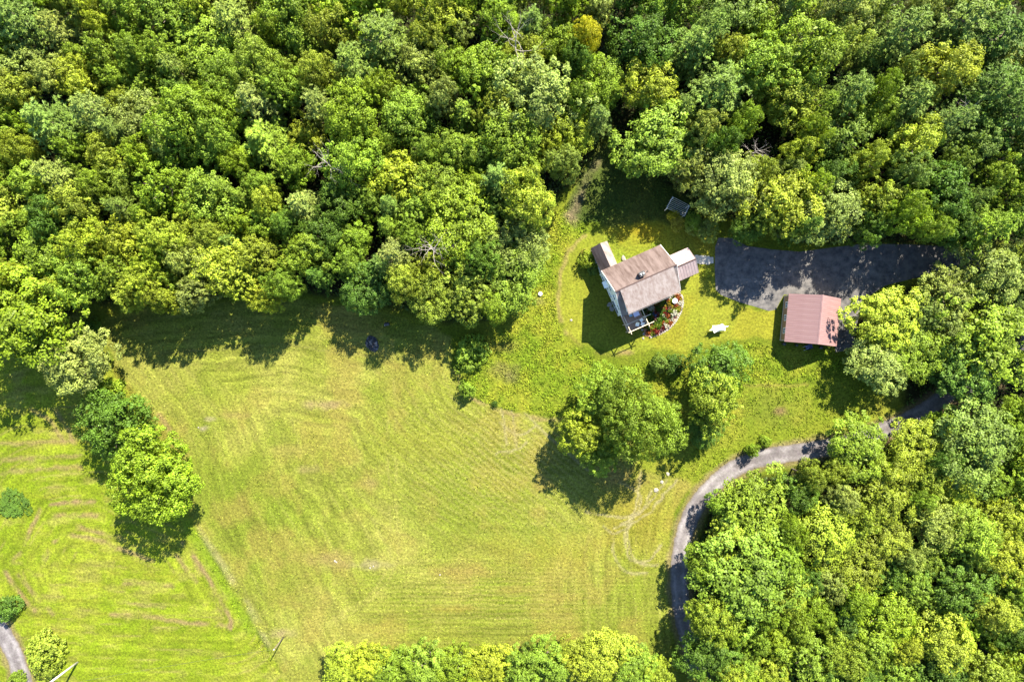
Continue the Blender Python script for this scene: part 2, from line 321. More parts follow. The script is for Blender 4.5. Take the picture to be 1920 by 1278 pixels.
    # rough meadow, lawns
    for poly in ROUGHS:
        m, d = soft(poly, 6, 10)
        rc = blend(A(166,192,48), A(212,212,66), (n2-.32)*2.0+(n3-.5)*.8); mixin(m, rc); rough = np.where(m > .5, .75, rough)
    for x, y, rx, ry, c, a in [(945,695,30,16,(176,160,96),.6),(955,710,16,10,(150,140,92),.5),(1013,566,12,8,(206,196,110),.6),(945,650,30,10,(196,176,90),.5),(1000,440,40,20,(206,190,70),.5),(1078,392,10,26,(206,176,150),.8),(1070,402,12,14,(206,176,140),.7)]:
        mixin(np.clip(1.4-np.hypot((px-x)/rx, (py-y)/ry)-(n3-.5)*1.2, 0, 1)*a, A(*c))
    line([(848,690),(862,705),(870,735),(925,765),(1000,783),(1060,784)], 4, A(214,190,120), .8, .25)
    m, d = soft(YARD, 8); yc = blend(A(168,186,48), A(208,204,74), (n2-.3)*1.8); mixin(m, yc); rough = np.where(m > .5, .5, rough)
    mixin(np.clip(1.4-np.hypot((px-1450)/52, (py-768)/34)-(n3-.5), 0, 1)*.5, A(120,150,40))
    mixin(np.clip(1.4-np.hypot((px-1462)/12, (py-768)/9)-(n3-.5)*1.5, 0, 1)*.8, A(196,160,110)); line([(1395,721),(1450,722),(1515,720)], 3, A(210,196,90), .6)
    m, d = soft(LAWN, 5, 5)
    lw = blend(A(164,186,52), A(196,200,62), (n1-.33)*2.4); lw = blend(lw, A(206,190,52), np.clip((fbm(X, Y, 7, 61)-.5)*4, 0, .4)*np.clip((px-1080)/160, 0, 1)); lw = lw*(.85+.3*n3)[..., None]; mixin(m, lw); rough = np.where(m > .5, .3, rough)
    ls = .5+.5*np.sin(d*2*math.pi/9+n2*2); mixin(m*(ls > .6)*.18, A(200,196,70))
    line([(1098,442),(1068,470),(1050,520),(1048,580),(1062,625)], 4.5, A(214,194,112), .8, .3); line([(1050,600),(1090,648),(1150,664),(1175,660)], 4, A(200,180,90), .45, .2)
    mixin(np.clip(1.4-np.hypot((px-1172)/16, (py-660)/5)-(n3-.5), 0, 1)*.8, A(214,184,120))
    mixin(np.clip(1.4-np.hypot((px-1205)/55, (py-432)/22)-(n3-.5), 0, 1)*.7, A(216,190,40))
    m, d = soft(BACK, 8); mixin(m*.9, blend(A(96,124,48), A(128,140,60), (n2-.3)*2)); rough = np.where(m > .5, .6, rough)  # back lawn: standing shade put into the dark grass colour
    line([(1120,300),(1095,350),(1075,395)], 9, A(176,156,120), .7, .2)
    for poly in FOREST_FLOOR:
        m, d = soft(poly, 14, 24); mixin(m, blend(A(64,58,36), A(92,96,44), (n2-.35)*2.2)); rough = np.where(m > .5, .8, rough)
    for pts, wd in ((ROAD, 22), (ROAD2, 24)):                                   # dusty verges
        d = dline(px, py, spl(pts)); k = np.clip((wd+6-d+(n3-.5)*10)/8, 0, 1); mixin(k*.75, A(196,172,120))
    return C, rough

ROAD = [(1838,505),(1905,560),(1930,640),(1870,700),(1785,735),(1730,772),(1660,806),(1580,832),(1500,847),(1430,858),(1375,880),(1330,917),(1297,965),(1279,1020),(1273,1080),(1278,1140),(1292,1200),(1312,1260),(1340,1360)]
ROAD2 = [(-90,1040),(-40,1110),(-2,1175),(26,1225),(42,1280),(48,1360)]
def axis(lo, hi, step, far):
    return np.concatenate([-np.geomspace(far, -lo+6, 10), np.arange(lo, hi+1e-6, step), np.geomspace(hi+6, far, 10)])
gx, gy = axis(-97, 97, .3, 900), axis(-68, 68, .3, 900)
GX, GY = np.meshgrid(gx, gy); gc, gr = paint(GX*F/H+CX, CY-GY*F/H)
ny, nx = GX.shape
me = bpy.data.meshes.new('ground'); me.vertices.add(nx*ny)
me.vertices.foreach_set('co', np.stack([GX, GY, np.zeros_like(GX)], -1).astype(np.float32).ravel())
ii = np.arange(nx*ny).reshape(ny, nx); q = np.stack([ii[:-1,:-1], ii[:-1,1:], ii[1:,1:], ii[1:,:-1]], -1).reshape(-1, 4)
me.loops.add(q.size); me.loops.foreach_set('vertex_index', q.astype(np.int32).ravel())
me.polygons.add(len(q)); me.polygons.foreach_set('loop_start', np.arange(0, q.size, 4, dtype=np.int32)); me.update(calc_edges=True)
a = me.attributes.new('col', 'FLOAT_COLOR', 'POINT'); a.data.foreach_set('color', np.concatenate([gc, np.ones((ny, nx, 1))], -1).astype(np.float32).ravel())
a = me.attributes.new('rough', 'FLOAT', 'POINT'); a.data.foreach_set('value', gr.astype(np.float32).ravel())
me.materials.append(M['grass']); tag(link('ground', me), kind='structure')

# ------------------------------------------------------------------ drives and walks
def strip(name, pts, wpx, z, m):
    P = spl(pts, 14); mb = MB(); n = len(P); W = np.array([G(*p) for p in P]); T = nrm(np.gradient(W, axis=0)); Nn = np.stack([-T[:,1], T[:,0]], 1)
    hw = np.array([(wpx(i/(n-1)) if callable(wpx) else wpx)/2/10.667 for i in range(n)])
    wob = lambda s: np.array([.22*(vn(np.array([i*.9]), np.array([s*7.]), 1., s)[0]-.5) for i in range(n)])
    Lp, Rp = W+Nn*(hw+wob(3))[:, None], W-Nn*(hw+wob(5))[:, None]
    vs = []
    for i in range(n):
        l, c, r = Lp[i], W[i], Rp[i]
        vs += [(l[0], l[1], -.03)]
        for q_ in np.linspace(0, 1, 9): p_ = l*(1-q_)+r*q_; vs.append((p_[0], p_[1], z+.03*(1-(2*q_-1)**2)))
        vs.append((r[0], r[1], -.03))
    mb.add(vs, [(11*i+k, 11*i+k+1, 11*i+k+12, 11*i+k+11) for i in range(n-1) for k in range(10)])
    o = mb.build(name, m, smooth=False); V = np.array(vs); q_ = np.tile(np.r_[0, np.linspace(0, 1, 9), 1], n); s_ = np.repeat(np.arange(n)*.5, 11)
    tr = np.exp(-((q_-.27)/.1)**2)+np.exp(-((q_-.73)/.1)**2); nz_ = fbm(V[:, 0], V[:, 1], 1.6, 301, 3); pt = (fbm(V[:, 0], V[:, 1], 4, 311, 3) > .56)
    t_ = np.clip(.25+.5*tr+(nz_-.5)*1.2-.35*pt*(np.abs(q_-.5) < .3), 0, 1)[:, None]; cc = np.array(alb(168,158,154,1.15))*(1-t_)+np.array(alb(232,222,216,1.15))*t_
    ed = np.clip((np.abs(q_-.5)-.40)/.1, 0, 1)[:, None]*np.clip(nz_*1.6, 0, 1)[:, None]; cc = cc*(1-ed)+np.array(alb(176,158,116))*ed
    at_ = o.data.attributes.new('col', 'FLOAT_COLOR', 'POINT'); at_.data.foreach_set('color', np.c_[cc, np.ones(len(cc))].astype(np.float32).ravel())
    at_ = o.data.attributes.new('rough', 'FLOAT', 'POINT'); at_.data.foreach_set('value', np.full(len(cc), .25, np.float32)); return tag(o, kind='structure')
strip('curving_drive', ROAD, lambda t: 33, .016, 'drive_surface')
strip('gravel_lane', ROAD2, lambda t: 34 if t < .7 else 34+60*(t-.7), .016, 'drive_surface')
APRON = [(1347,446),(1372,446),(1400,461),(1450,468),(1500,472),(1560,464),(1620,457),(1700,458),(1790,462),(1860,478),(1868,515),(1790,515),(1720,520),(1660,535),(1618,562),(1606,610),(1600,655),(1566,660),
         (1566,560),(1470,552),(1462,566),(1455,580),(1442,583),(1420,576),(1385,566),(1352,553),(1342,543),(1340,500),(1341,462)]
mb = MB(); mb.prism([G(*p) for p in APRON][::-1], -.03, .022); tag(mb.build('parking_apron', 'asphalt'), kind='structure')

# ------------------------------------------------------------------ trees
def grow_tubes(mb, p, d, L, r, depth, rg, spread=.7, up=.25, kids=3, seg=3):
    q = Vector(p); dd = Vector(d).normalized()
    for s in range(seg):
        nd = (dd+Vector(rg.normal(size=3))*.16+Vector((0, 0, up*.3))).normalized(); e = q+nd*(L/seg); r1 = r*(1-.22)
        mb.tube(q, e, r, r1, 5 if r > .05 else 3, False); q, dd, r = e, nd, r1
        if depth > 0 and s > 0:
            for k in range(kids if s == seg-1 else max(1, kids-1)):
                sd = (dd+Vector(rg.normal(size=3))*spread+Vector((0, 0, up))).normalized()
                grow_tubes(mb, q, sd, L*rg.uniform(.45, .72), r*.62, depth-1, rg, spread, up, kids, seg)
def make_trunk(h, R, rg, name='trunk', limbs=6):
    mb = MB(); pts = [(0, 0, -.15)]; x = y = 0
    for i in range(1, 6): x += rg.normal()*.1; y += rg.normal()*.1; pts.append((x, y, h*.78*i/5))
    r0 = .021*h+.03
    for i in range(5): mb.tube(pts[i], pts[i+1], r0*(1-i*.17)*(1.25 if i == 0 else 1), r0*(1-(i+1)*.17), 7, False)
    for k in range(limbs):
        t = rg.uniform(.35, .9); z = h*.78*t; a = k*2.4+rg.uniform(-.4, .4); p = Vector((x*t, y*t, z))
        e = p+Vector((math.cos(a)*R*.62, math.sin(a)*R*.62, h*.16)); m = (p+e)/2+Vector((0, 0, -.05*h))
        mb.tube(p, m, r0*.42, r0*.27, 5, False); mb.tube(m, e, r0*.27, r0*.08, 5, False)
    return mb.mesh(name, 'bark', True)
def broad_crown(seed, R=4.5, h=13., zb=.22, nl=26, lump=.36, nsub=14, nleaf=34, ls=.275, irr=.22, flat=.75, sub=.34):
    rg = np.random.default_rng(seed); zc = h*(1+zb)/2; hz = h*(1-zb)/2
    i = np.arange(nl)+.5; z = 1-2*i/nl*.86; ph = i*2.39996+rg.uniform(0, 6.28)
    z = np.clip(z+rg.normal(size=nl)*.06, -.85, 1); rr = np.sqrt(1-z*z)
    ang = 1+irr*np.sin(ph*2+rg.uniform(0, 6))+irr*.7*np.sin(ph*3+rg.uniform(0, 6))
    rad = rg.uniform(.66, .9, nl)*np.where(z > 0, 1, .95)
    bulge = np.where(z < 0, 1.0-.25*z*z, 1.0)
    C = np.stack([np.cos(ph)*rr*R*rad*ang*bulge, np.sin(ph)*rr*R*rad*ang*bulge, zc+z*hz*rad*rg.uniform(.85, 1.05, nl)], 1)
    Ci = np.stack([rg.normal(size=6)*R*.3, rg.normal(size=6)*R*.3, zc+rg.uniform(-.4, .5, 6)*hz], 1); C = np.concatenate([C, Ci])
    lr = R*lump*rg.uniform(.62, 1.25, len(C)); pos, nor, tin = [], [], []
    out = nrm((C-np.array([0, 0, zc]))*np.array([1, 1, .9])+np.array([0, 0, .5]))
    for c, r, o in zip(C, lr, out):
        n = int(nsub*max(.5, (r/(R*lump))**2)); d = nrm(rg.normal(size=(n, 3))+o*.75); lt = rg.uniform(.25, .75)
        sc = c+d*r*rg.uniform(.6, 1.02, (n, 1))*np.array([1, 1, flat])
        sr = r*sub*rg.uniform(.7, 1.3, n)
        for s_, r_, o_ in zip(sc, sr, d):
            k = nleaf; dd = nrm(rg.normal(size=(k, 3))+nrm(o_+np.array([0, 0, .5]))*.7)
            pos.append(s_+dd*r_*rg.uniform(.45, 1.1, (k, 1))*np.array([1, 1, .8])); nor.append(dd*.6+o_*.4+np.array([0, 0, .4])+rg.normal(size=(k, 3))*.45)
            tin.append(np.clip(lt+rg.uniform(-.2, .2)+rg.normal(size=k)*.16, 0, 1))
    pos, nor, tin = np.concatenate(pos), np.concatenate(nor), np.concatenate(tin)
    sz = ls*rg.uniform(.6, 1.35, len(pos)); kc = int(900*(R/4.5)**1.5) if R > 3 else 120
    dd = nrm(rg.normal(size=(kc, 3)))*(rg.uniform(.25, .8, (kc, 1)))                 # oversized inner leaves, added to block light through the crown
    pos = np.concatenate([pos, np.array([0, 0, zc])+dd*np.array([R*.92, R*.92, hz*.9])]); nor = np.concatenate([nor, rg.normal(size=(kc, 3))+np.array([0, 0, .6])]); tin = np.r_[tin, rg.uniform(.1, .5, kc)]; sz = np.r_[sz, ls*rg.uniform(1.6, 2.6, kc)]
    pos[:, 2] = np.maximum(pos[:, 2], .15*h if R > 3 else .1)
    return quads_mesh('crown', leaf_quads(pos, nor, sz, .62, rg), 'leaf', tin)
def pine_crown(seed, R=4., h=16., whorls=11, cone=.55, needle=.5, dens=1.0):
    rg = np.random.default_rng(seed); pos, nor, ax, tin = [], [], [], []
    for wv in range(whorls):
        t = wv/(whorls-1); z = h*(.24+.74*t); Lb = R*((1-t)**cone*.95+.12)*rg.uniform(.8, 1.12); nb = int(5+3*(1-t))
        a0 = rg.uniform(0, 6.28)
        for b in range(nb):
            a = a0+b*6.283/nb+rg.uniform(-.3, .3); L = Lb*rg.uniform(.65, 1.15); rise = rg.uniform(.05, .3)+.5*t
            nt_ = max(4, int(L*5.5*dens)); lt = rg.uniform(.25, .8)
            for k in range(nt_):
                s = (.22+.78*(k+rg.uniform())/nt_)*L; sp = .26*L*(1-abs(s/L-.55))+.12
                off = rg.normal()*sp*.55; c = np.array([math.cos(a)*s-math.sin(a)*off, math.sin(a)*s+math.cos(a)*off, z+rise*s*.8+rg.normal()*.12-.0*s])
                kk = 13; dirn = nrm(np.array([math.cos(a+off*.5), math.sin(a+off*.5), .45])+rg.normal(size=(kk, 3))*.55)
                pos.append(c+dirn*.2); ax.append(dirn); nor.append(rg.normal(size=(kk, 3))*.6+np.array([0, 0, .8])); tin.append(np.clip(lt+rg.normal(size=kk)*.15, 0, 1))
    pos, nor, ax, tin = map(np.concatenate, (pos, nor, ax, tin))
    return quads_mesh('crown', leaf_quads(pos, nor, needle*rg.uniform(.7, 1.3, len(pos)), .22, rg, ax), 'needle', tin)

PROTO = {}
def proto(kind, crowns, R, h, limbs=6):
    PROTO[kind] = [(c, make_trunk(h, R, np.random.default_rng(900+i), limbs=limbs), R, h) for i, c in enumerate(crowns)]
proto('maple', [broad_crown(10+i, nl=26+2*i, lump=.34+.02*i) for i in range(5)], 4.5, 13)
proto('ash', [broad_crown(30+i, nl=34, lump=.26, nsub=11, nleaf=32, ls=.255, irr=.3, sub=.42, zb=.16) for i in range(4)], 4.5, 13)
proto('oak', [broad_crown(50+i, nl=19, lump=.45, nsub=18, nleaf=36, ls=.28, irr=.26, sub=.27) for i in range(3)], 4.5, 13)
proto('pine', [pine_crown(70+i) for i in range(3)], 4., 16, 3)
proto('spruce', [pine_crown(80+i, R=3.2, h=15, whorls=15, cone=.85, needle=.42) for i in range(2)], 3.2, 15, 0)
proto('bush', [broad_crown(90+i, R=2., h=2.6, zb=-.15, nl=18, lump=.42, nsub=15, nleaf=20, ls=.19) for i in range(3)], 2., 2.6, 4)
proto('lone_maple', [broad_crown(101, R=8., h=11.5, zb=.24, nl=60, lump=.2, nsub=15, nleaf=30, ls=.29, irr=.14, flat=.7, sub=.36)], 8., 11.5, 9)
proto('great_oak', [broad_crown(111, R=9., h=15.5, zb=.26, nl=64, lump=.25, nsub=18, nleaf=30, ls=.29, irr=.22, sub=.3)], 9., 15.5, 10)
proto('hedge_maple', [broad_crown(121, R=6.5, h=9, zb=.06, nl=44, lump=.24, nsub=15, nleaf=22, ls=.3, irr=.13, sub=.34)], 6.5, 9, 8)

TINT = {'yg': alb(192,206,60,2.3), 'green': alb(164,192,58,2.3), 'bright': alb(174,202,52,2.1), 'deep': alb(120,156,52,2.15), 'pale': alb(182,198,90,2.2), 'blue': alb(154,182,76,2.15),
        'gold': alb(228,222,52,2.2), 'olive': alb(178,194,60,2.25), 'rust': alb(194,190,68,2.1)}
CNAME = {'yg': 'yellow-green', 'green': 'mid green', 'bright': 'bright fresh green', 'deep': 'deep green', 'pale': 'pale grey-green', 'blue': 'bluish green', 'gold': 'golden yellow', 'olive': 'olive green', 'rust': 'bronze tinged'}
KNAME = {'maple': 'rounded broadleaf tree', 'ash': 'airy broadleaf tree', 'oak': 'billowy broadleaf tree', 'pine': 'feathery pine', 'spruce': 'conical evergreen', 'bush': 'bush'}
ONAME = {'maple': 'broadleaf_tree', 'ash': 'broadleaf_tree', 'oak': 'broadleaf_tree', 'pine': 'pine_tree', 'spruce': 'spruce_tree', 'bush': 'bush', 'lone_maple': 'broadleaf_tree', 'great_oak': 'broadleaf_tree', 'hedge_maple': 'broadleaf_tree'}
PLACED = []
FA, FB, FC, FD, FE = 'forest', 'woods', 'garage', 'bend', 'row'
MARKS = {FA: [(965,62,'near the tall dead tree'), (1098,70,'near the golden tree'), (606,302,'near the small bare treetop'), (806,462,'near the forest edge dead tree'), (570,385,'near the pale pointed evergreen'), (40,560,'behind the hedgerow corner'),
              (250,540,'on the forest edge above hay field'), (450,550,'on the forest edge above hay field'), (630,530,'on the forest edge above hay field'), (970,510,'on the forest tip facing the house'), (1040,360,'beside the back lawn'), (1080,250,'beside the back lawn'),
              (180,150,'deep in the forest among pines'), (480,110,'deep in the forest among pines'), (690,100,'by the pair of bluish pines'), (120,330,'deep in the forest behind the hedgerow'), (350,330,'deep in the forest behind the hay field'), (300,30,'in the innermost forest')],
         FB: [(1420,270,'round the dark gap in the woods'), (1250,270,'behind the back lawn'), (1470,400,'overhanging the parking apron'), (1650,400,'along the shaded drive entrance'), (1815,205,'near the thin dead tree'), (1830,80,'among the pines of the woods'), (1200,60,'near the golden tree'), (1500,100,'deep in the woods behind the house'), (1860,400,'where the drive enters the woods')],
         FC: [(1650,620,'beside the garage'), (1850,600,'around the tall tree beyond the garage'), (1760,520,'between parking apron and drive'), (1780,700,'above the shaded drive')],
         FD: [(1400,950,'at the inner bend of drive'), (1380,1150,'along the lower drive'), (1620,830,'above the bend of the drive'), (1850,820,'round the wide bluish tree'), (1600,1020,'in the middle of the bend woods'), (1820,1100,'deep in the bend woods'), (1550,1230,'in the far end of the bend woods')],
         FE: [(940,1250,'in the low row below hay field')]}
def tree(cx, cy, rp, h, kind, colr, label=None, region=None, var=None, rot=None):
    """cx, cy, rp: where the middle of the crown and its radius show in the photograph"""
    hc = .62*h; x, y = G(cx, cy, hc); R = rp*(H-hc)/F
    ps = PROTO[kind]; c, t, R0, h0 = ps[var if var is not None else rng.integers(len(ps))]
    bush = kind == 'bush'
    if not label:
        size = 'tall' if h > (14.6 if region in (FA, FB) else 10.6) else 'low' if h < (12.6 if region in (FA, FB) else 8.6) else 'middling'
        wide = 'wide' if rp > 47 else 'slender' if rp < 36 else ''
        mark = min((((cx-a)**2+(cy-b)**2), n_) for a, b, n_ in MARKS[region])[1]
        label_ = ' '.join(f'{size} {wide} {CNAME[colr]} {KNAME[kind]} {mark}'.split())
    lab = label or label_
    root = empty(ONAME[kind], (x, y, 0), rng.uniform(0, 6.28) if rot is None else rot, lab, 'bush' if bush else 'tree', None if label else f'{size} {wide} {CNAME[colr]} {KNAME[kind]}s {mark}'.replace('  ', ' '))
    root.scale = (R/R0*rng.uniform(.94, 1.06), R/R0*rng.uniform(.94, 1.06), h/h0)
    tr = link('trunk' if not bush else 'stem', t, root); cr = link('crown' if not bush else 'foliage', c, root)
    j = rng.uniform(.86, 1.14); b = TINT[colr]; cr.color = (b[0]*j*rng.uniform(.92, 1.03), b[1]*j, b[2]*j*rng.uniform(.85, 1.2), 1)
    PLACED.append((cx, cy, rp)); return root

# single trees and hedgerow
tree(292, 892, 86, 14, 'lone_maple', 'bright', 'large dome shaped bright green tree closing the hedgerow between the two fields', rot=1.)
tree(214, 796, 70, 10.5, 'hedge_maple', 'deep', 'dense darker green tree next to the dome shaped hedgerow tree')
tree(140, 676, 62, 12.5, 'ash', 'pale', 'pale green open crowned tree where hedgerow meets the forest')
tree(38, 602, 92, 17, 'oak', 'bright', 'broad bright green tree at forest corner beside the hedgerow')
tree(196, 735, 26, 4, 'bush', 'bright', 'bright green bush filling the gap between two hedgerow trees')
tree(172, 618, 17, 2.5, 'bush', 'deep', 'small dark bush in forest shade beside the pale hedgerow tree')
tree(262, 842, 28, 4, 'bush', 'bright', 'low green bush at the foot of the dome shaped hedgerow tree')
tree(1194, 788, 78, 17, 'great_oak', 'green', 'great wide crowned tree between the rough meadow and the boulders', rot=.6)
tree(1138, 742, 50, 13.5, 'oak', 'green', 'darker green tree rising behind the great wide tree')
tree(1126, 846, 38, 10, 'oak', 'green', 'low leafy tree at the foot of the great wide tree')
tree(1092, 810, 42, 12, 'oak', 'yg', 'smaller light green tree tucked against the great wide tree')
tree(1352, 690, 48, 10, 'oak', 'deep', 'dark green rounded tree on the lawn edge near the white canopy')
tree(1338, 754, 46, 13, 'oak', 'olive', 'olive lumpy tree between the dark lawn tree and the drive')
tree(1322, 806, 30, 5, 'maple', 'deep', 'shaded small tree under the olive lumpy tree beside the drive')
tree(1237, 682, 16, 3.2, 'bush', 'blue', 'grey-green round bush below the house lawn')
tree(1268, 684, 19, 3, 'bush', 'deep', 'dark bush beside the grey-green bush below the house lawn')
tree(884, 660, 30, 3.4, 'bush', 'green', 'leafy sapling clump on the forest shadow edge of the rough meadow')
tree(876, 732, 14, 3.0, 'bush', 'green', 'little bush on the cut edge of the hay field')
tree(928, 757, 5, .9, 'bush', 'deep', 'tiny dark shrub on the cut edge of the hay field')
tree(1412, 845, 11, 3.2, 'bush', 'green', 'little roadside sapling on the bend of the drive')
tree(1437, 828, 10, 1.5, 'bush', 'green', 'small weed clump on the bank above the drive')
tree(22, 945, 25, .6, 'bush', 'deep', 'low grey-green mound of shrub in the mown left field')
tree(82, 1226, 35, 3.0, 'bush', 'olive', 'big rounded bush beside the gravel lane', var=0)
tree(8, 1143, 22, 3, 'bush', 'deep', 'dark round bush at the edge of gravel lane')
tree(30, 1275, 14, 1.6, 'bush', 'green', 'small green bush on the inner side of gravel lane')
tree(1103, 487, 15, 2.6, 'bush', 'yg', 'yellow-green shrub against the small rear wing of the house')
tree(1112, 505, 10, 1.4, 'bush', 'blue', 'greyish shrub at the corner of the house and its wing')
tree(1096, 474, 8, 1.3, 'bush', 'rust', 'bronze leaved shrub near the end of the rear wing')
tree(1327, 512, 7, 1.2, 'bush', 'yg', 'small shrub beside the side porch')
tree(1322, 430, 26, 5.5, 'ash', 'pale', 'slim pale young tree between the back lawn and the parking area')
tree(1302, 417, 19, 4.5, 'ash', 'green', 'thin green young tree at the corner of the back lawn')
tree(1270, 416, 16, 3.5, 'ash', 'rust', 'bronze tinged sapling beside the white slatted arbour')
tree(1263, 403, 8, 2.6, 'bush', 'gold', 'golden bush partly covering the white slatted arbour')
# notable forest trees
tree(1237, 262, 70, 13, 'oak', 'green', 'big fresh green tree standing forward above the back lawn')
tree(1360, 345, 58, 13, 'maple', 'pale', 'pale green tree overhanging the end of the back lawn')
tree(1462, 388, 60, 15.5, 'oak', 'yg', 'broad yellow-green tree overhanging the parking apron')
tree(1556, 402, 60, 13, 'ash', 'pale', 'pale leafy tree next to the broad tree overhanging the parking apron')
tree(1872, 508, 60, 12, 'ash', 'pale', 'pale feathery leaved tree where the drive enters the woods')
tree(1402, 425, 30, 9, 'maple', 'deep', 'shaded dark tree at the upper corner of the parking apron')
tree(1506, 424, 28, 17, 'spruce', 'deep', 'dark pointed evergreen between the two apron trees')
tree(1775, 545, 58, 11, 'ash', 'pale', 'pale green tree at the edge of the parking area near garage')
tree(1660, 600, 66, 10, 'maple', 'yg', 'sunlit yellow-green tree right beside the garage')
tree(1648, 688, 54, 9, 'ash', 'pale', 'pale small leaved tree on the lawn behind the garage')
tree(1720, 660, 46, 9, 'maple', 'green', None, FC)
tree(1850, 640, 84, 13, 'oak', 'bright', 'tall bright green tree dominating the woods beside the garage')
tree(1800, 690, 60, 11, 'maple', 'deep', None, FC)
tree(1612, 835, 58, 9, 'ash', 'green', 'grey-green tree overhanging the drive where it leaves the shade')
tree(1716, 842, 48, 8, 'maple', 'yg', None, FD)
tree(1830, 830, 82, 12, 'ash', 'blue', 'wide bluish green tree above the shaded stretch of the drive')
tree(1415, 955, 66, 10, 'maple', 'bright', 'bright green tree at the inner bend of drive')
tree(1395, 1085, 88, 12, 'oak', 'green', 'broad green tree leaning over the lower stretch of the drive')
tree(1330, 1225, 52, 10, 'oak', 'deep', None, FD)
tree(1550, 1000, 60, 10, 'maple', 'yg', None, FD)
tree(745, 478, 40, 16, 'pine', 'pale', 'pale feathery pine rising above the forest edge beside the dead tree')
tree(722, 498, 34, 14, 'pine', 'blue', None, FA)
tree(1010, 175, 74, 17, 'oak', 'pale', 'tall pale green tree towering over the forest above the back lawn')
tree(955, 265, 50, 15, 'maple', 'green', None, FA)
tree(875, 548, 52, 12, 'maple', 'olive', 'olive dotted round tree at the tip of the forest beside rough meadow')
tree(955, 520, 56, 11, 'maple', 'green', 'leafy green tree on the forest tip facing the house')
tree(968, 455, 52, 12, 'maple', 'pale', None, FA)
tree(866, 425, 62, 14, 'maple', 'bright', None, FA)
tree(690, 540, 44, 11, 'maple', 'deep', None, FA)
tree(805, 560, 40, 11, 'maple', 'olive', None, FA)
tree(1098, 70, 26, 16, 'maple', 'gold', 'golden yellow tree standing out in the green forest')
tree(570, 385, 36, 16, 'spruce', 'pale', 'pale pointed evergreen among the forest broadleaves')
tree(720, 75, 60, 15, 'pine', 'blue', None, FA); tree(665, 125, 52, 15, 'pine', 'blue', None, FA)
for cx, cy, r in [(1800,40,60),(1870,70,66),(1860,170,62),(1900,220,58),(1700,190,46),(1690,60,50),(1780,230,44),(1300,90,48),(1330,60,40)]:
    tree(cx, cy, r, rng.uniform(15, 18), 'pine', 'blue' if cx < 1850 else 'deep', None, FB)
for cx, cy, r in [(110,330,40),(180,210,44),(45,40,55),(120,60,40),(440,40,46),(480,190,44),(600,200,40),(330,130,30)]:
    tree(cx, cy, r, rng.uniform(14, 17), 'pine', 'pale' if cx > 100 else 'blue', None, FA)
for cx, cy, r in [(640,1255,44),(690,1240,34),(735,1250,42),(800,1250,46),(860,1248,40),(915,1250,46),(975,1258,40),(1030,1248,42),(1085,1240,44),(1135,1232,48),(1185,1250,42),(1235,1268,36)]:
    tree(cx, cy, r, rng.uniform(6.5, 8.5), ['maple', 'oak', 'ash'][rng.integers(3)], ['yg', 'bright', 'yg', 'green', 'yg'][rng.integers(5)], None, FE)

def fill(poly, rmin, rmax, h0, h1, region, kinds, cols, tries, pack=.63, gaps=()):
    P = np.array(poly); x0, y0 = P.min(0); x1, y1 = P.max(0); n = 0
    for _ in range(tries):
        x, y = rng.uniform(x0, x1), rng.uniform(y0, y1); r = rng.uniform(rmin, rmax)
        t = np.linspace(0, 6.28, 9)[:8]; bx = np.r_[x, x+np.cos(t)*r*.82]; by = np.r_[y, y+np.sin(t)*r*.82]
        if not inside(bx, by, poly).all(): continue
        if any((x-a)**2+(y-b)**2 < (pack*(r+c))**2 for a, b, c in PLACED): continue
        if any((x-a)**2+(y-b)**2 < c*c for a, b, c in gaps): continue
        k = kinds[rng.integers(len(kinds))]; c = cols[rng.integers(len(cols))]
        if k in ('pine', 'spruce') and c in ('yg', 'bright', 'gold', 'olive', 'rust'): c = 'blue'
        tree(x, y, r, rng.uniform(h0, h1)*(.85+.15*(r-rmin)/(rmax-rmin)), k, c, None, region); n += 1
    return n
POLA = [(-90,-70),(1160,-70),(1160,190),(1140,266),(1112,296),(1090,350),(1050,398),(1003,430),(1006,490),(988,548),(940,604),(850,614),(760,588),(700,590),(640,566),(560,562),(500,592),(420,594),(300,590),(180,580),(120,560),(130,610),(110,645),(60,668),(-90,670)]
POLB = [(1150,-70),(2010,-70),(2010,500),(1900,468),(1800,470),(1700,466),(1600,470),(1480,474),(1425,430),(1360,405),(1290,375),(1240,345),(1180,320),(1150,270)]
POLC = [(1588,600),(1660,540),(1730,500),(1830,470),(1920,450),(2010,450),(2010,790),(1900,745),(1790,735),(1725,700),(1640,735),(1600,700)]
POLD = [(1545,800),(1640,775),(1690,805),(1780,765),(1900,745),(2010,760),(2010,1350),(1292,1350),(1302,1240),(1290,1120),(1288,1050),(1318,960),(1350,896),(1425,900),(1500,876),(1540,840)]
GAPS = [(808,462,36),(965,60,34),(606,302,24),(1420,270,44),(1455,225,30),(1180,60,22),(1815,205,20),(480,30,20),(1640,40,24),(700,310,20)]
C1 = ['yg', 'green', 'green', 'olive', 'green', 'deep', 'green', 'bright', 'yg', 'pale', 'bright', 'olive', 'green', 'yg']
NF = fill(POLA, 26, 62, 12.5, 18.5, FA, ['maple', 'maple', 'oak', 'ash', 'ash', 'maple', 'oak', 'ash', 'spruce'], C1, 9000, .66, GAPS)
NF += fill(POLB, 28, 68, 13, 19, FB, ['maple', 'ash', 'oak', 'ash', 'pine'], ['yg', 'green', 'pale', 'deep', 'olive', 'blue', 'green', 'bright'], 6000, .68, GAPS)
NF += fill(POLC, 26, 46, 7, 11, FC, ['maple', 'ash', 'oak'], ['yg', 'green', 'pale', 'deep', 'blue'], 2000, .66)
NF += fill(POLD, 24, 60, 8, 13.5, FD, ['maple', 'oak', 'ash', 'maple'], ['yg', 'bright', 'green', 'olive', 'bright', 'pale', 'green', 'deep'], 6000, .66)
print('forest trees', NF, 'placed', len(PLACED))

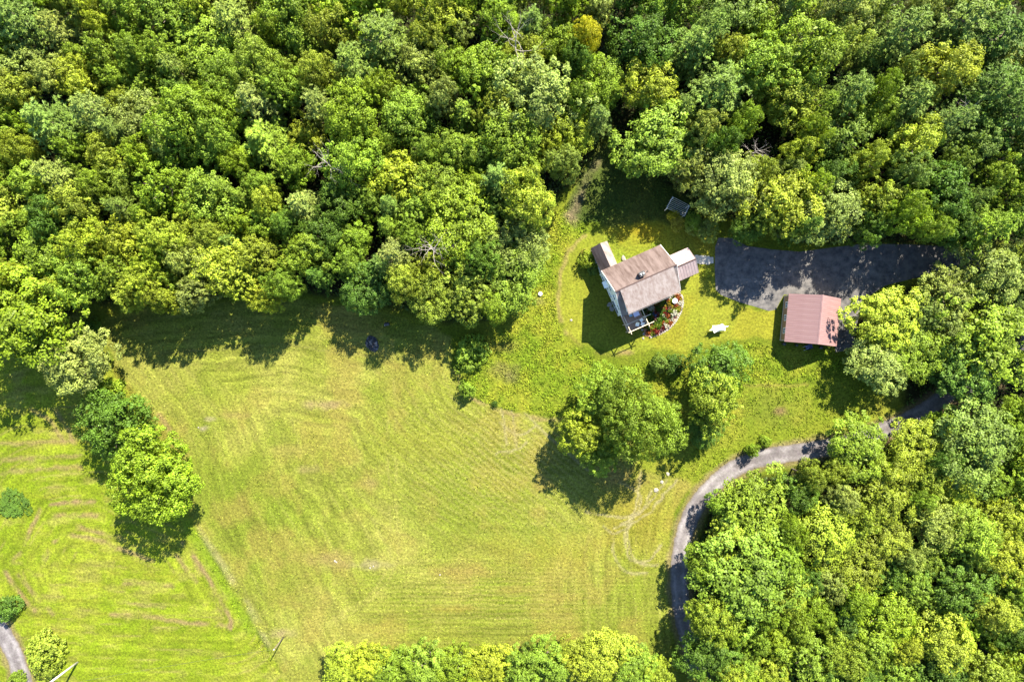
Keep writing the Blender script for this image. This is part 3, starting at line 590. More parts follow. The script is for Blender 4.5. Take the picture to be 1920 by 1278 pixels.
# dead trees
def dead_tree(cx, cy, h, label, seed, spread=.75):
    x, y = G(cx, cy, h*.85); root = empty('dead_tree', (x, y, 0), 0, label, 'tree'); rg = np.random.default_rng(seed)
    mb = MB(); mb.tube((0, 0, -.1), (.15, .1, h*.62), .2, .12, 7, False); mb.build('trunk', 'dead', root, True)
    mb = MB()
    for k in range(11):
        a = k*2.4+rg.uniform(-.3, .3); z = h*(.56+.035*k); grow_tubes(mb, (.12, .08, min(z, h*.86)), (math.cos(a), math.sin(a), .25+.1*k), h*(.16-.007*k), .05, 2, rg, spread*.6, .12, 2)
    mb.tube((.15, .1, h*.6), (.2, .1, h*.9), .12, .02, 6, False)
    mb.build('branches', 'dead', root, True)
dead_tree(806, 462, 19, 'leafless grey dead tree at the forest edge beside the pale pine', 5, .85)
dead_tree(965, 62, 21, 'tall leafless dead tree deep in the forest near the golden tree', 6, .7)
dead_tree(606, 302, 18.5, 'small bare dead treetop among the forest broadleaves', 8, .9)
dead_tree(1420, 282, 12, 'bare fallen looking dead tree in the dark gap of the woods behind house', 9, .9)
dead_tree(1815, 205, 13, 'thin bare dead tree among the pines', 12, .9)

# undergrowth on the forest floor, weeds of the rough meadow, tufts of the hay field
def in_forest(px, py, pad=0):
    r = np.zeros(px.shape, bool)
    for p in FOREST_FLOOR: r |= inside(px, py, p)
    d1 = dline(px, py, spl(ROAD)); ap = inside(px, py, APRON)
    return r & (d1 > 24) & ~ap
px, py = rng.uniform(-80, 2000, 42000), rng.uniform(-60, 1340, 42000); k = in_forest(px, py); px, py = px[k], py[k]
kk = 5; n = len(px); cx_, cy_ = (px-CX)*H/F, -(py-CY)*H/F; hh = rng.uniform(.1, 1.5, n)
pos = np.stack([np.repeat(cx_, kk), np.repeat(cy_, kk), np.repeat(hh, kk)], 1)+rng.normal(size=(n*kk, 3))*np.array([.35, .35, .12]); pos[:, 2] = np.maximum(pos[:, 2], .06)
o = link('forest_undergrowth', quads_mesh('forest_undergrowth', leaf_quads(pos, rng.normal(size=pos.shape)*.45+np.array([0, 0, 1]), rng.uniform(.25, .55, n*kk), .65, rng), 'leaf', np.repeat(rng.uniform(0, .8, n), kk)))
o.color = (*[c*.55 for c in TINT['deep']], 1); tag(o, 'low leafy undergrowth covering the forest floor', 'undergrowth', kind='stuff')  # tint cut down, deep shade of the crown gaps put into its colour

def weeds(name, label, cat, polys, dens, kk, size, height, excl=None):
    Px, Py = [], []
    for poly in polys:
        P = np.array(poly); (x0, y0), (x1, y1) = P.min(0), P.max(0); n = int((x1-x0)*(y1-y0)/113.8*dens)
        x, y = rng.uniform(x0, x1, n), rng.uniform(y0, y1, n); m = inside(x, y, poly); Px.append(x[m]); Py.append(y[m])
    x, y = np.concatenate(Px), np.concatenate(Py)
    if excl is not None: m = ~excl(x, y); x, y = x[m], y[m]
    m = fbm(x/10.667, y/10.667, 1.6, 91, 3) > rng.uniform(.25, .6, len(x)); x, y = x[m], y[m]
    n = len(x); wx, wy = (x-CX)*H/F, -(y-CY)*H/F; col, _ = paint(x, y)
    h = rng.uniform(.3, 1, n)*height
    pos = np.stack([np.repeat(wx, kk), np.repeat(wy, kk), np.repeat(h, kk)*rng.uniform(.3, 1, n*kk)], 1)+rng.normal(size=(n*kk, 3))*np.array([size*.5, size*.5, 0])
    c = np.repeat(col*rng.uniform(1.15, 2.1, (n, 1))*np.array([.98, 1.05, 1.0]), kk, axis=0)
    o = link(name, quads_mesh(name, leaf_quads(pos, rng.normal(size=pos.shape)*.6+np.array([0, 0, .8]), size*rng.uniform(.6, 1.4, n*kk), .5, rng), 'grass', None, c))
    return tag(o, label, cat, kind='stuff')
HOUSE_ZONE = [(1100,455),(1140,445),(1240,462),(1300,462),(1312,515),(1285,560),(1280,600),(1230,640),(1170,630),(1120,520)]
GAR_ZONE = [(1452,540),(1575,548),(1566,662),(1448,652)]
ex = lambda x, y: inside(x, y, HOUSE_ZONE) | inside(x, y, GAR_ZONE) | inside(x, y, APRON) | (dline(x, y, spl(ROAD)) < 19)
weeds('meadow_weeds', 'tall clumpy weeds of the rough meadow round the house lawn', 'weeds', ROUGHS, 11, 6, .24, .3, ex)
weeds('yard_grass', 'longer grass of the yard between garage and drive', 'grass', [YARD, BACK], 7, 5, .2, .25, ex)
weeds('field_stubble', 'short dry stubble tufts of the mown hay field', 'grass', [FIELD], 2.6, 3, .2, .14, lambda x, y: dline(x, y, spl(ROAD)) < 22)
weeds('hedge_bank_grass', 'taller lush grass on the bank between the two fields', 'grass', [[(345,975),(370,975),(450,1100),(530,1250),(575,1340),(545,1340),(500,1250),(420,1110)], [(210,690),(240,715),(330,850),(300,830),(225,740)]], 4, 5, .22, .25)

# ------------------------------------------------------------------ house
hx, hy = (1191.3-CX)/10.667, -(531.3-CY)/10.667; HR = math.radians(23.8)
house = empty('farmhouse', (hx, hy, 0), HR, 'white clapboard house with weathered pinkish shingle roof and full shed dormer', 'house')
RZ, EZ, WX, WY = 9.7, 5.35, 5.05, 3.9                    # ridge height, eave height, wall half sizes
sl = (RZ-EZ)/(WY+.35)
def slab(mb, x0, x1, ya, za, yb, zb, th):                # roof slab: top line a (ridge) to b (eave)
    mb.extx([(ya, za), (yb, zb), (yb, zb-th), (ya, za-th)], x0, x1)
wb = MB(); wz = RZ-sl*WY-.22
wb.extx([(-WY, 0), (WY, 0), (WY, wz), (0, RZ-.25), (-WY, wz)], -WX, WX)
wall = wb.build('wall', 'clap', house)
cb = MB()
for sx in (-1, 1):
    for sy in (-1, 1): cb.box((sx*(WX+.012), sy*(WY+.012), wz/2-.1), (.16, .16, wz-.2))
cb.build('corner_board', 'white', wall)
mb = MB(); slab(mb, -WX-.37, WX+.37, .0, RZ, WY+.35, EZ, .16); rn = mb.build('roof', 'shingle_n', house); tag(rn, 'streaked darker rear roof slope')
mb = MB(); slab(mb, -WX-.37, WX+.37, -.004, RZ, -WY-.35, EZ, .16); mb.build('roof', 'shingle', house)
mb = MB(); mb.extx([(-.16, RZ-.06), (0, RZ+.05), (.16, RZ-.06)], -WX-.39, WX+.39); mb.build('ridge_cap', 'seam', rn)
for sx in (-1, 1):                                         # verge boards
    for sy in (-1, 1):
        mb = MB(); slab(mb, sx*(WX+.375)-.02, sx*(WX+.375)+.02, sy*.02, RZ-.012, sy*(WY+.37), EZ-.02, .2); mb.build('verge_board', 'white', house)
# shed dormer on the south slope
DX0, DX1, DZ = -4.62, 4.78, 8.0
mb = MB(); mb.extx([(-.3, RZ-.35), (-WY+.08, DZ-.1), (-WY+.08, EZ+.3), (-WY+.5, EZ+.5)], DX0+.22, DX1-.22); dorm = mb.build('dormer', 'clap', house)
mb = MB(); slab(mb, DX0, DX1, -.06, RZ+.03, -WY-.3, DZ, .14); mb.build('dormer_roof', 'shingle', dorm)
for x in (-3.2, -.9, 1.4, 3.5):
    mb = MB(); mb.box((x, -WY+.07, 6.5), (1.1, .06, .95)); wf = mb.build('window', 'white', dorm)
mb = MB(); mb.box((0, -WY-.42, DZ-.12), (9.4, .1, .1)); mb.build('gutter', 'darkmetal', dorm)
# windows of the gable walls
def wall_window(x, y, z, wd, ht, face, parent, door=False):
    s = {'w': (-1, 0), 'e': (1, 0), 's': (0, -1), 'n': (0, 1)}[face]; sz = (.07, wd, ht) if s[0] else (wd, .07, ht)
    mb = MB(); bw = .09
    for d in (-1, 1):
        if s[0]: mb.box((x, y+d*(wd/2-bw/2), z), (.09, bw, ht)); mb.box((x, y, z+d*(ht/2-bw/2)), (.086, wd-2*bw, bw))
        else: mb.box((x+d*(wd/2-bw/2), y, z), (bw, .09, ht)); mb.box((x, y, z+d*(ht/2-bw/2)), (wd-2*bw, .086, bw))
    if s[0]: mb.box((x, y, z), (.07, wd-2*bw, .05)); mb.box((x, y, z), (.066, .05, ht-2*bw))
    else: mb.box((x, y, z), (wd-2*bw, .07, .05)); mb.box((x, y, z), (.05, .066, ht-2*bw))
    f = mb.build('sliding_door' if door else 'window', 'white', parent)
    mb = MB(); mb.box((x, y, z), (.03, wd-2*bw, ht-2*bw) if s[0] else (wd-2*bw, .03, ht-2*bw)); mb.build('pane', 'glass', f)
xw = -WX-.03
for y, z, wd, ht in [(2.9, 1.6, 1.1, 1.3), (1.35, 1.6, .9, 1.3), (-.1, 1.6, 1.0, 1.3), (2.7, 4.2, 1.0, 1.3), (.95, 4.2, 1.0, 1.3), (-.7, 4.2, 1.0, 1.3), (-2.6, 4.2, 1.0, 1.3), (.7, 6.9, .9, 1.2), (-.75, 6.9, .9, 1.2)]:
    wall_window(xw, y, z, wd, ht, 'w', house)
wall_window(xw, -2.35, 1.15, 2.5, 2.1, 'w', house, True)
for y, z in [(-2.6, 4.2), (2.6, 4.2), (0, 7.)]: wall_window(-xw, y, z, 1., 1.3, 'e', house)
for x in (-3.3, 2.4, 3.9): wall_window(x, -WY-.03, 4.0, 1.1, 1.3, 's', house)
for x in (-.4, 1.7, 3.7): wall_window(x, WY+.03, 3.6, 1., 1.3, 'n', house)
mb = MB(); mb.box((xw-.3, 1.9, 2.75), (.7, 1.2, .12), ry=-.2); mb.box((xw-.45, 2.4, 2.55), (.06, .06, .5)); mb.box((xw-.45, 1.4, 2.55), (.06, .06, .5)); mb.build('door_hood', 'white', house)
# chimney and vents on the rear slope
cz = RZ-sl*.95
mb = MB(); mb.box((-.35, .95, cz+.15), (.85, .62, 2.0)); ch = mb.build('chimney', 'brick', rn)
mb = MB(); mb.box((-.35, .95, cz+1.18), (.98, .75, .1)); mb.build('cap', 'darkmetal', ch)
for dx in (-.2, .22):
    mb = MB(); mb.lathe([(.11, 0), (.11, .3), (.09, .3)], 10, (-.35+dx, .95, cz+1.2)); mb.build('flue', 'galv', ch)
mb = MB(); mb.tube((.85, 1.0, RZ-sl*1.0-.1), (.85, 1.0, RZ-sl*1.0+.45), .07, None, 8); mb.build('vent_pipe', 'darkmetal', rn)
mb = MB(); mb.tube((-1.5, -2.6, 8.), (-1.5, -2.6, 8.65), .06, None, 8); mb.build('vent_pipe', 'darkmetal', dorm)
# rear wing
wx0, wx1, wy1 = -5.25, -2.25, WY+4.35; wm = (wx0+wx1)/2; wr, we = 5.3, 3.7
mb = MB(); mb.add([(wx0+.25, WY+.002, 0), (wx1-.25, WY+.002, 0), (wx1-.25, WY+.002, we), (wm, WY+.002, wr-.2), (wx0+.25, WY+.002, we), (wx0+.25, wy1, 0), (wx1-.25, wy1, 0), (wx1-.25, wy1, we), (wm, wy1, wr-.2), (wx0+.25, wy1, we)],
    [(0,1,2,3,4), (9,8,7,6,5), (0,5,6,1), (1,6,7,2), (2,7,8,3), (3,8,9,4), (4,9,5,0)]); wing = mb.build('rear_wing', 'clap', house)
def slab_y(mb, y0, y1, xa, za, xb, zb, th): mb.add([(xa, y0, za), (xb, y0, zb), (xb, y0, zb-th), (xa, y0, za-th), (xa, y1, za), (xb, y1, zb), (xb, y1, zb-th), (xa, y1, za-th)], [(0,1,2,3), (7,6,5,4), (0,4,5,1), (1,5,6,2), (2,6,7,3), (3,7,4,0)])
mb = MB(); slab_y(mb, WY+.1, wy1+.3, wm, wr, wx0-.05, we-.1, .12); mb.build('wing_roof', 'shingle_n', wing)
mb = MB(); slab_y(mb, WY+.1, wy1+.3, wm+.003, wr, wx1+.05, we-.1, .12); mb.build('wing_roof', 'shingle', wing)
mb = MB(); mb.box((wm-.9, wy1+.03, 1.05), (.9, .06, 2.1)); mb.build('door', 'white', wing)
wall_window(wx0+.22, (WY+wy1)/2, 1.9, 1.2, 1.1, 'w', house)
# side porch with standing seam roof
PX0, PX1, PYn, PYs, PR, PE = WX+.02, WX+5.1, 2.0, -2.7, 4.5, 3.0; pm = (PYn+PYs)/2
mb = MB(); mb.extx([(PYn-.3, 0), (PYn-.3, PE), (pm, PR-.2), (PYs+.3, PE), (PYs+.3, 0)], PX0, PX1-.25); porch = mb.build('side_porch', 'clap', house)
for sy, ye in ((1, PYn), (-1, PYs)):
    mb = MB(); slab(mb, PX0-.0, PX1, pm+sy*.002, PR, ye, PE-.05, .08); pr = mb.build('porch_roof', 'porch_roof', porch)
    for i in range(11):
        x = PX0+.06+(PX1-PX0-.12)*i/10; mb = MB(); slab(mb, x-.018, x+.018, pm+sy*.03, PR+.035, ye-sy*.02, PE-.012, .05); mb.build('seam', 'porch_roof', pr)
mb = MB(); mb.extx([(pm-.12, PR-.03), (pm, PR+.06), (pm+.12, PR-.03)], PX0, PX1+.02); mb.build('ridge_cap', 'seam', porch)
mb = MB(); mb.box((PX1-.2, pm+.9, 1.05), (.06, .95, 2.1)); mb.build('door', 'white', porch)
# raised deck with frame
DK0, DK1, DYo, DKz = -5.05, -1.55, -7.25, 2.2
deck = empty('raised_deck', house.matrix_basis @ Vector((0, 0, 0)), HR, 'brown raised deck with open white timber frame at the corner of house', 'deck')
nb = 22
bw = (-WY-.02-DYo)/nb; bme = MB().box((0, 0, 0), (DK1-DK0, bw-.02, .05)).mesh('deck_board', 'deck')
for i in range(nb):
    o = link('deck_board', bme, deck); o.location = ((DK0+DK1)/2, -WY-.03-bw*(i+.5), DKz)
mb = MB()
for x in (DK0+.05, (DK0+DK1)/2, DK1-.05): mb.box((x, (-WY+DYo)/2, DKz-.13), (.08, -WY-DYo-.06, .2))
mb.build('joists', 'deck', deck)
PT = 4.6
for x in (DK0+.1, DK1-.1):
    for y in (-WY-1.9, DYo+.1): MB().box((x, y, PT/2), (.13, .13, PT)).build('post', 'trim', deck)
    MB().box((x, (-WY-.1+DYo-.35)/2, PT+.08), (.1, -WY-.1-DYo+.35, .16)).build('beam', 'trim', deck)
for y in (-WY-1.9, DYo+.1): MB().box(((DK0+DK1)/2+.3, y, PT+.21), (DK1-DK0+1.2, .1, .12)).build('beam', 'trim', deck)
for p0, p1 in (((DK0+.04, -WY-.1), (DK0+.04, DYo+.04)), ((DK0+.04, DYo+.04), (DK1-.04, DYo+.04)), ((DK1-.04, DYo+.04), (DK1-.04, DYo+1.6))):
    mb = MB(); mb.tube((*p0, DKz+.95), (*p1, DKz+.95), .045, None, 4); mb.tube((*p0, DKz+.5), (*p1, DKz+.5), .025, None, 4)
    nn = 8
    for i in range(nn+1):
        t = i/nn; x, y = p0[0]+(p1[0]-p0[0])*t, p0[1]+(p1[1]-p0[1])*t; mb.box((x, y, DKz+.48), (.05, .05, .92))
    mb.build('railing', 'trim', deck)
def hl(x, y, z=0):
    v = house.matrix_basis @ Vector((x, y, z)); return (v.x, v.y, v.z)
house.matrix_basis = Matrix.Translation((hx, hy, 0)) @ Matrix.Rotation(HR, 4, 'Z'); deck.matrix_basis = house.matrix_basis.copy()
t = empty('patio_table', hl(-2.55, -4.75, DKz+.025), HR, 'square lavender patio table on the shaded deck', 'table')
MB().box((0, 0, .72), (1.0, 1.0, .05)).build('table_top', 'lav', t)
for sx in (-1, 1):
    for sy in (-1, 1): MB().box((sx*.42, sy*.42, .35), (.05, .05, .7)).build('leg', 'darkmetal', t)
def chair(loc, rz, m, label, group=None):
    c = empty('deck_chair', loc, rz, label, 'chair', group)
    MB().box((0, 0, .42), (.52, .5, .05)).build('seat', m, c); MB().box((0, .27, .75), (.52, .05, .65), rx=-.25).build('backrest', m, c)
    for sx in (-1, 1):
        for sy in (-1, 1): MB().box((sx*.22, sy*.2, .2), (.05, .05, .4)).build('leg', m, c)
    for sx in (-1, 1): MB().box((sx*.27, 0, .62), (.06, .5, .04)).build('armrest', m, c)
chair(hl(-3.45, -4.6, DKz+.025), HR+1.5, 'blue', 'light blue deck chair beside the lavender table')
for x, y, r in [(-2.1, -6.2, .4), (-2.2, -6.85, 2.6), (-3.1, -6.6, -.6)]: chair(hl(x, y, DKz+.025), HR+r, 'white', 'white deck chair on the sunny outer end of deck', 'white deck chairs')
pt = empty('flower_pot', hl(-4.6, -4.4, DKz+.025), 0, 'pink flower pot at the deck corner by the house wall', 'pot')
MB().lathe([(.16, 0), (.24, .4), (.2, .4), (.18, .34)], 12).build('pot', 'mulch', pt)

# flower bed along the south wall
BED = [hl(-1.45, -WY-.15)[:2], hl(4.6, -WY-.15)[:2]]+[G(*p) for p in [(1272,549),(1279,560),(1277,580),(1268,598),(1255,613),(1238,624),(1220,631),(1210,630),(1206,615),(1203,600)]]
mb = MB(); mb.prism(BED, -.03, .06); tag(mb.build('flower_bed', 'mulch'), kind='structure')
BEDPX = [((x)*F/H+CX, CY-y*F/H) for x, y in BED]
clump = [broad_crown(200+i, R=.5, h=.6, zb=-.2, nl=9, lump=.45, nsub=6, nleaf=9, ls=.12) for i in range(3)]
FL = {'yellow': alb(235,210,40,1.2), 'orange': alb(235,130,50,1.2), 'white': (.34, .33, .29), 'green': alb(120,170,30,1.1), 'lime': alb(190,215,40,1.1), 'red': alb(205,70,50,1.2), 'dark green': alb(70,105,45), 'pink': alb(235,160,170,1.1)}
def scatter(poly, n, md):
    P = np.array(poly); (x0, y0), (x1, y1) = P.min(0), P.max(0); out = []
    for _ in range(6000):
        x, y = rng.uniform(x0, x1), rng.uniform(y0, y1)
        if inside(np.array([x]), np.array([y]), poly)[0] and dline(np.array([x]), np.array([y]), poly, True)[0] > 3.5 and all((x-a)**2+(y-b)**2 > md*md for a, b in out): out.append((x, y))
        if len(out) >= n: break
    return out
names = list(FL); wts = np.array([.17, .14, .14, .17, .12, .08, .1, .08])
bmats = {}
for i, (x, y) in enumerate(scatter(BEDPX, 105, 4.1)):
    c = names[rng.choice(len(names), p=wts/wts.sum())]; gx_, gy_ = G(x, y); s = rng.uniform(.5, 1.15)
    o = link('garden_plant', clump[i % 3]); o.location = (gx_, gy_, .05); o.scale = (s, s, s*rng.uniform(.7, 1.3)); o.rotation_euler = (0, 0, rng.uniform(0, 6)); o.color = (*FL[c], 1)
    tag(o, (f'{c} flowering clump in the red mulch bed' if c not in ('green', 'lime', 'dark green') else f'{c} leafy clump in the red mulch bed'), 'plant', f'{c} clumps in the mulch bed')
def rock_mesh(seed, n=3):
    rg = np.random.default_rng(seed); mb = MB(); mb.lathe([(.25, -.12), (.46, 0), (.5, .14), (.36, .3), (.12, .36)], 9)
    mb.v = [tuple(np.array(v)*(1+rg.uniform(-.18, .18, 3))) for v in mb.v]; return mb.mesh('rock', 'stone')
rocks = [rock_mesh(300+i) for i in range(5)]
def rock(name, x, y, s, label, cat='stone', group=None, hz=1.0, i=None, z=0):
    o = link(name, rocks[rng.integers(5) if i is None else i]); gx_, gy_ = G(x, y); o.location = (gx_, gy_, z+.02); o.scale = (s*rng.uniform(.85, 1.2), s*rng.uniform(.85, 1.1), s*hz); o.rotation_euler = (0, 0, rng.uniform(0, 6)); return tag(o, label, cat, group)
edge = spl([(1273,549),(1280,560),(1278,580),(1269,599),(1256,614),(1239,625),(1220,632)], 5)
for x, y in edge: rock('border_stone', x, y, .42, 'pale stone edging the flower bed beside the lawn', 'stone', 'flower bed edging stones', .6)
for x, y in [(1206,634),(1207,626),(1204,618)]: rock('border_stone', x, y, .45, 'pale stone lining the gap between deck and flower bed', 'stone', 'stones beside the deck', .6)
for x, y in [(1232,588),(1238,590),(1244,592),(1249,596),(1254,600),(1226,606),(1218,607)]: rock('stepping_stone', x, y, .62, 'flat pale stepping stone crossing the mulch bed', 'stone', 'stepping stones in the flower bed', .35, z=.04)
gx_, gy_ = G(1263.5, 564.5)
bb = empty('bird_bath', (gx_, gy_, .06), 0, 'round white bird bath among the garden plants', 'bird bath')
MB().lathe([(.22, 0), (.1, .1), (.08, .55), (.12, .62)], 14).build('pedestal', 'concrete', bb, True)
MB().lathe([(.1, .6), (.42, .68), (.45, .78), (.38, .77), (.05, .7)], 18).build('basin', 'white', bb, True)
for x, y, n in [(1225,588,0),(1228,591,0)]:
    a, b = G(x, y); o = MB().lathe([(.16, 0), (.26, .2), (.24, .5), (.19, .5), (.17, .4)], 14).build('glazed_pot', 'navy', None, True); o.location = (a, b, .06); tag(o, 'dark blue glazed pot in the flower bed', 'pot', 'blue glazed pots')
a, b = G(1223, 613); o = link('low_hedge', broad_crown(230, R=1., h=.7, zb=-.2, nl=12, lump=.4, nsub=7, nleaf=12, ls=.13)); o.location = (a, b, .05); o.scale = (.85, .4, .8); o.rotation_euler = (0, 0, .2); o.color = (*TINT['bright'], 1); tag(o, 'small oblong clipped green hedge in flower bed', 'hedge')
# walk from side porch to the parking apron
wk = [(1306,486),(1313,487),(1320,487),(1327,488),(1334,488)]
for i, (x, y) in enumerate(wk):
    a, b = G(x, y); o = MB().box((0, 0, 0), (.66, 1.5 if i < 4 else 1.1, .09), rz=.05).build('walk_slab', 'concrete'); o.location = (a, b, .035); tag(o, 'pale concrete slab of the walk between porch and parking', 'paving slab', 'slabs of the porch walk')
rock('boulder', 1168.5, 484, .8, 'pale upright boulder against the rear wall of house', 'stone', None, 1.6, 1)
rock('boulder', 1171, 487, .55, 'smaller pale boulder leaning on the upright one by the rear wall', 'stone', None, 1.2, 2)
for x, y in [(1143,571),(1147,579)]: rock('step_stone', x, y, .8, 'flat grey stone in the grass outside the sliding door', 'stone', 'stones outside the sliding door', .2)

# ------------------------------------------------------------------ garage
gar = empty('garage', (51.65, 3.59, 0), math.radians(-5.5), 'brown board garage with rose coloured metal gable roof', 'garage')
GW, GL, GE, GR_ = 4.48, 4.13, 2.75, 5.75; sw, slg = GW-.32, GL-.28
sg = (GR_-GE)/GW; wzg = GR_-sg*sw-.12
mb = MB(); mb.add([(-sw, -slg, 0), (sw, -slg, 0), (sw, -slg, wzg), (0, -slg, GR_-.14), (-sw, -slg, wzg), (-sw, slg, 0), (sw, slg, 0), (sw, slg, wzg), (0, slg, GR_-.14), (-sw, slg, wzg)],
    [(0,1,2,3,4), (9,8,7,6,5), (0,5,6,1), (1,6,7,2), (2,7,8,3), (3,8,9,4), (4,9,5,0)]); gw = mb.build('wall', 'wood', gar)
nbd = 26; wdt = 2*slg/nbd; bmesh_ = MB().box((0, 0, 0), (.03, wdt-.02, wzg-.1)).mesh('siding_board', 'wood')
for sx in (-1, 1):
    for i in range(nbd): o = link('siding_board', bmesh_, gw); o.location = (sx*(sw+.014), -slg+wdt*(i+.5), wzg/2)
for i in range(26):
    wd2 = 2*sw/26; x = -sw+wd2*(i+.5); ht = GR_-sg*(abs(x)+wd2/2)-.16
    for sy in (-1, 1): o = MB().box((x, sy*(slg+.014), ht/2), (wd2-.02, .03, ht)).build('siding_board', 'wood', gw)
for sx, sy in ((-1,-1), (-1,1), (1,-1), (1,1)): MB().box((sx*(sw+.03), sy*(slg+.03), wzg/2), (.16, .16, wzg)).build('corner_board', 'trim', gw)
MB().box((-sw-.05, 0, .1), (.06, 2*slg, .16)).build('base_board', 'trim', gw)
for y in (-2.2, 0.05, 2.3): wall_window(-sw-.06, y, 1.55, 1.05, .95, 'w', gar)
MB().box((-.2, slg+.05, 1.15), (2.6, .06, 2.3)).build('garage_door', 'white', gar); MB().box((2.9, slg+.05, 1.05), (.95, .06, 2.1)).build('door', 'white', gar)
mb = MB(); mb.add([(-GW, -GL, GE), (0, -GL, GR_), (GW, -GL, GE), (GW, -GL, GE-.1), (0, -GL, GR_-.1), (-GW, -GL, GE-.1), (-GW, GL, GE), (0, GL, GR_), (GW, GL, GE), (GW, GL, GE-.1), (0, GL, GR_-.1), (-GW, GL, GE-.1)],
    [(0,1,4,5), (1,2,3,4), (6,11,10,7), (7,10,9,8), (0,6,7,1), (1,7,8,2), (2,8,9,3), (0,5,11,6), (5,4,10,11), (4,3,9,10)]); gro = mb.build('roof', 'seam', gar)
npan = 9; pw = 2*GL/npan; Ls = math.hypot(GW, GR_-GE); th = math.atan2(GR_-GE, GW)
pmb = MB(); pmb.box((0, 0, .018), (Ls+.04, pw-.034, .03))
for k_ in (-.48, -.16, .17): pmb.box((0, k_*pw, .045), (Ls+.04, .035, .03))
pme = pmb.mesh('roof_panel', 'metal_roof')
for sx in (-1, 1):
    for i in range(npan):
        o = link('roof_panel', pme, gro); o.location = (sx*GW/2, -GL+pw*(i+.5), (GE+GR_)/2); o.rotation_euler = (0, th*sx, 0)
mb = MB(); mb.add([(-.2, -GL-.02, GR_-.06), (0, -GL-.02, GR_+.09), (.2, -GL-.02, GR_-.06), (-.2, GL+.02, GR_-.06), (0, GL+.02, GR_+.09), (.2, GL+.02, GR_-.06)], [(0,3,4,1), (1,4,5,2), (0,1,2), (5,4,3), (0,2,5,3)]); mb.build('ridge_cap', 'metal_roof', gro)
gar.matrix_basis = Matrix.Translation((51.65, 3.59, 0)) @ Matrix.Rotation(math.radians(-5.5), 4, 'Z')
for x, s in [(-3.6, .8), (-1.4, .7), (2.9, .8)]:
    v = gar.matrix_basis @ Vector((x, -GL-.35, 0)); bn = empty('bin', v, .1, 'dark round bin standing against the rear garage wall', 'bin', 'bins behind the garage')
    MB().lathe([(.24*s, 0), (.32*s, .9*s), (.3*s, .9*s)], 14).build('body', 'darkmetal', bn, True); MB().lathe([(.34*s, .9*s), (.34*s, .95*s), (.1*s, 1.02*s)], 14).build('lid', 'darkmetal', bn, True)
v = gar.matrix_basis @ Vector((.7, -GL-.5, 0)); bn = empty('wheelbarrow', v, .3, 'dark wheelbarrow parked behind the garage', 'wheelbarrow')
MB().add([(-.4, -.3, .35), (.4, -.3, .35), (.4, .3, .35), (-.4, .3, .35), (-.6, -.4, .65), (.65, -.4, .65), (.65, .4, .65), (-.6, .4, .65)], [(3,2,1,0), (0,1,5,4), (1,2,6,5), (2,3,7,6), (3,0,4,7)]).build('tray', 'navy', bn)
MB().tube((.6, -.05, .2), (.6, .05, .2), .2, None, 12).build('wheel', 'darkmetal', bn)
mb = MB()
for s in (-1, 1): mb.tube((.6, s*.08, .2), (-1.0, s*.3, .6), .025, None, 5); mb.tube((-.35, s*.25, .35), (-.4, s*.28, 0), .022, None, 5)
mb.build('handles', 'galv', bn)

# ------------------------------------------------------------------ garden things
# white six-cornered canopy
cpx = [(1329.7,619.6),(1335.6,610.2),(1355.3,606.7),(1367,611.1),(1360,619.6),(1339.1,624.5)]
cw = [G(x, y, 1.3) for x, y in cpx]; c0 = np.mean(cw, 0)
can = empty('garden_canopy', (c0[0], c0[1], 0), 0, 'white six cornered fabric canopy with scalloped edges on the lawn', 'canopy')
loc = [np.array(p)-c0 for p in cw]; rim = []
for i in range(6):
    p, q = loc[i], loc[(i+1) % 6]
    for t in (0, .25, .5, .75):
        m = p*(1-t)+q*t; sag = 1-.22*math.sin(math.pi*t); rim.append((m[0]*sag, m[1]*sag, 1.3-.12*math.sin(math.pi*t)))
mid = [(x*.5, y*.5, 1.56) for x, y, z in rim]; n = len(rim)
vs = rim+mid+[(0, 0, 1.66)]; vs2 = [(x, y, z-.02) for x, y, z in vs]; m_ = len(vs)
fs = [(i, (i+1) % n, n+(i+1) % n, n+i) for i in range(n)]+[(n+i, n+(i+1) % n, 2*n) for i in range(n)]
fs2 = [tuple(j+m_ for j in f[::-1]) for f in fs]+[((i+1) % n, i, m_+i, m_+(i+1) % n) for i in range(n)]
MB().add(vs+vs2, fs+fs2).build('fabric', 'fabric', can)
for i in (0, 2, 3, 5): p = loc[i]*.97; MB().tube((p[0], p[1], -.02), (p[0], p[1], 1.31), .03, None, 6).build('leg', 'darkmetal', can)
e = loc[0]*1.9; MB().tube((loc[0][0], loc[0][1], 1.3), (e[0], e[1]-.3, 0), .012, None, 4).build('guy_rope', 'darkmetal', can)
# white slatted arbour
ac = [G(x, y, 2.2) for x, y in [(1261.5,369.5),(1292.5,385.5),(1283,405),(1250,390)]]; c0 = np.mean(ac, 0)
arb = empty('slatted_arbour', (c0[0], c0[1], 0), 0, 'white slatted garden arbour standing in shade on the back lawn', 'arbour')
A_ = [np.array(p)-c0 for p in ac]
for p in A_: MB().box((p[0]*.93, p[1]*.93, 1.08), (.09, .09, 2.16)).build('post', 'white', arb)
for p, q in ((0, 3), (1, 2)): MB().tube((*A_[p], 2.16), (*A_[q], 2.16), .035, None, 4).build('beam', 'white', arb)
for i in range(8):
    t = i/7; p, q = A_[0]*(1-t)+A_[3]*t, A_[1]*(1-t)+A_[2]*t; ex_ = (q-p)*.05; MB().tube((*(p-ex_), 2.25), (*(q+ex_), 2.25), .024, None, 4).build('slat', 'galv', arb)
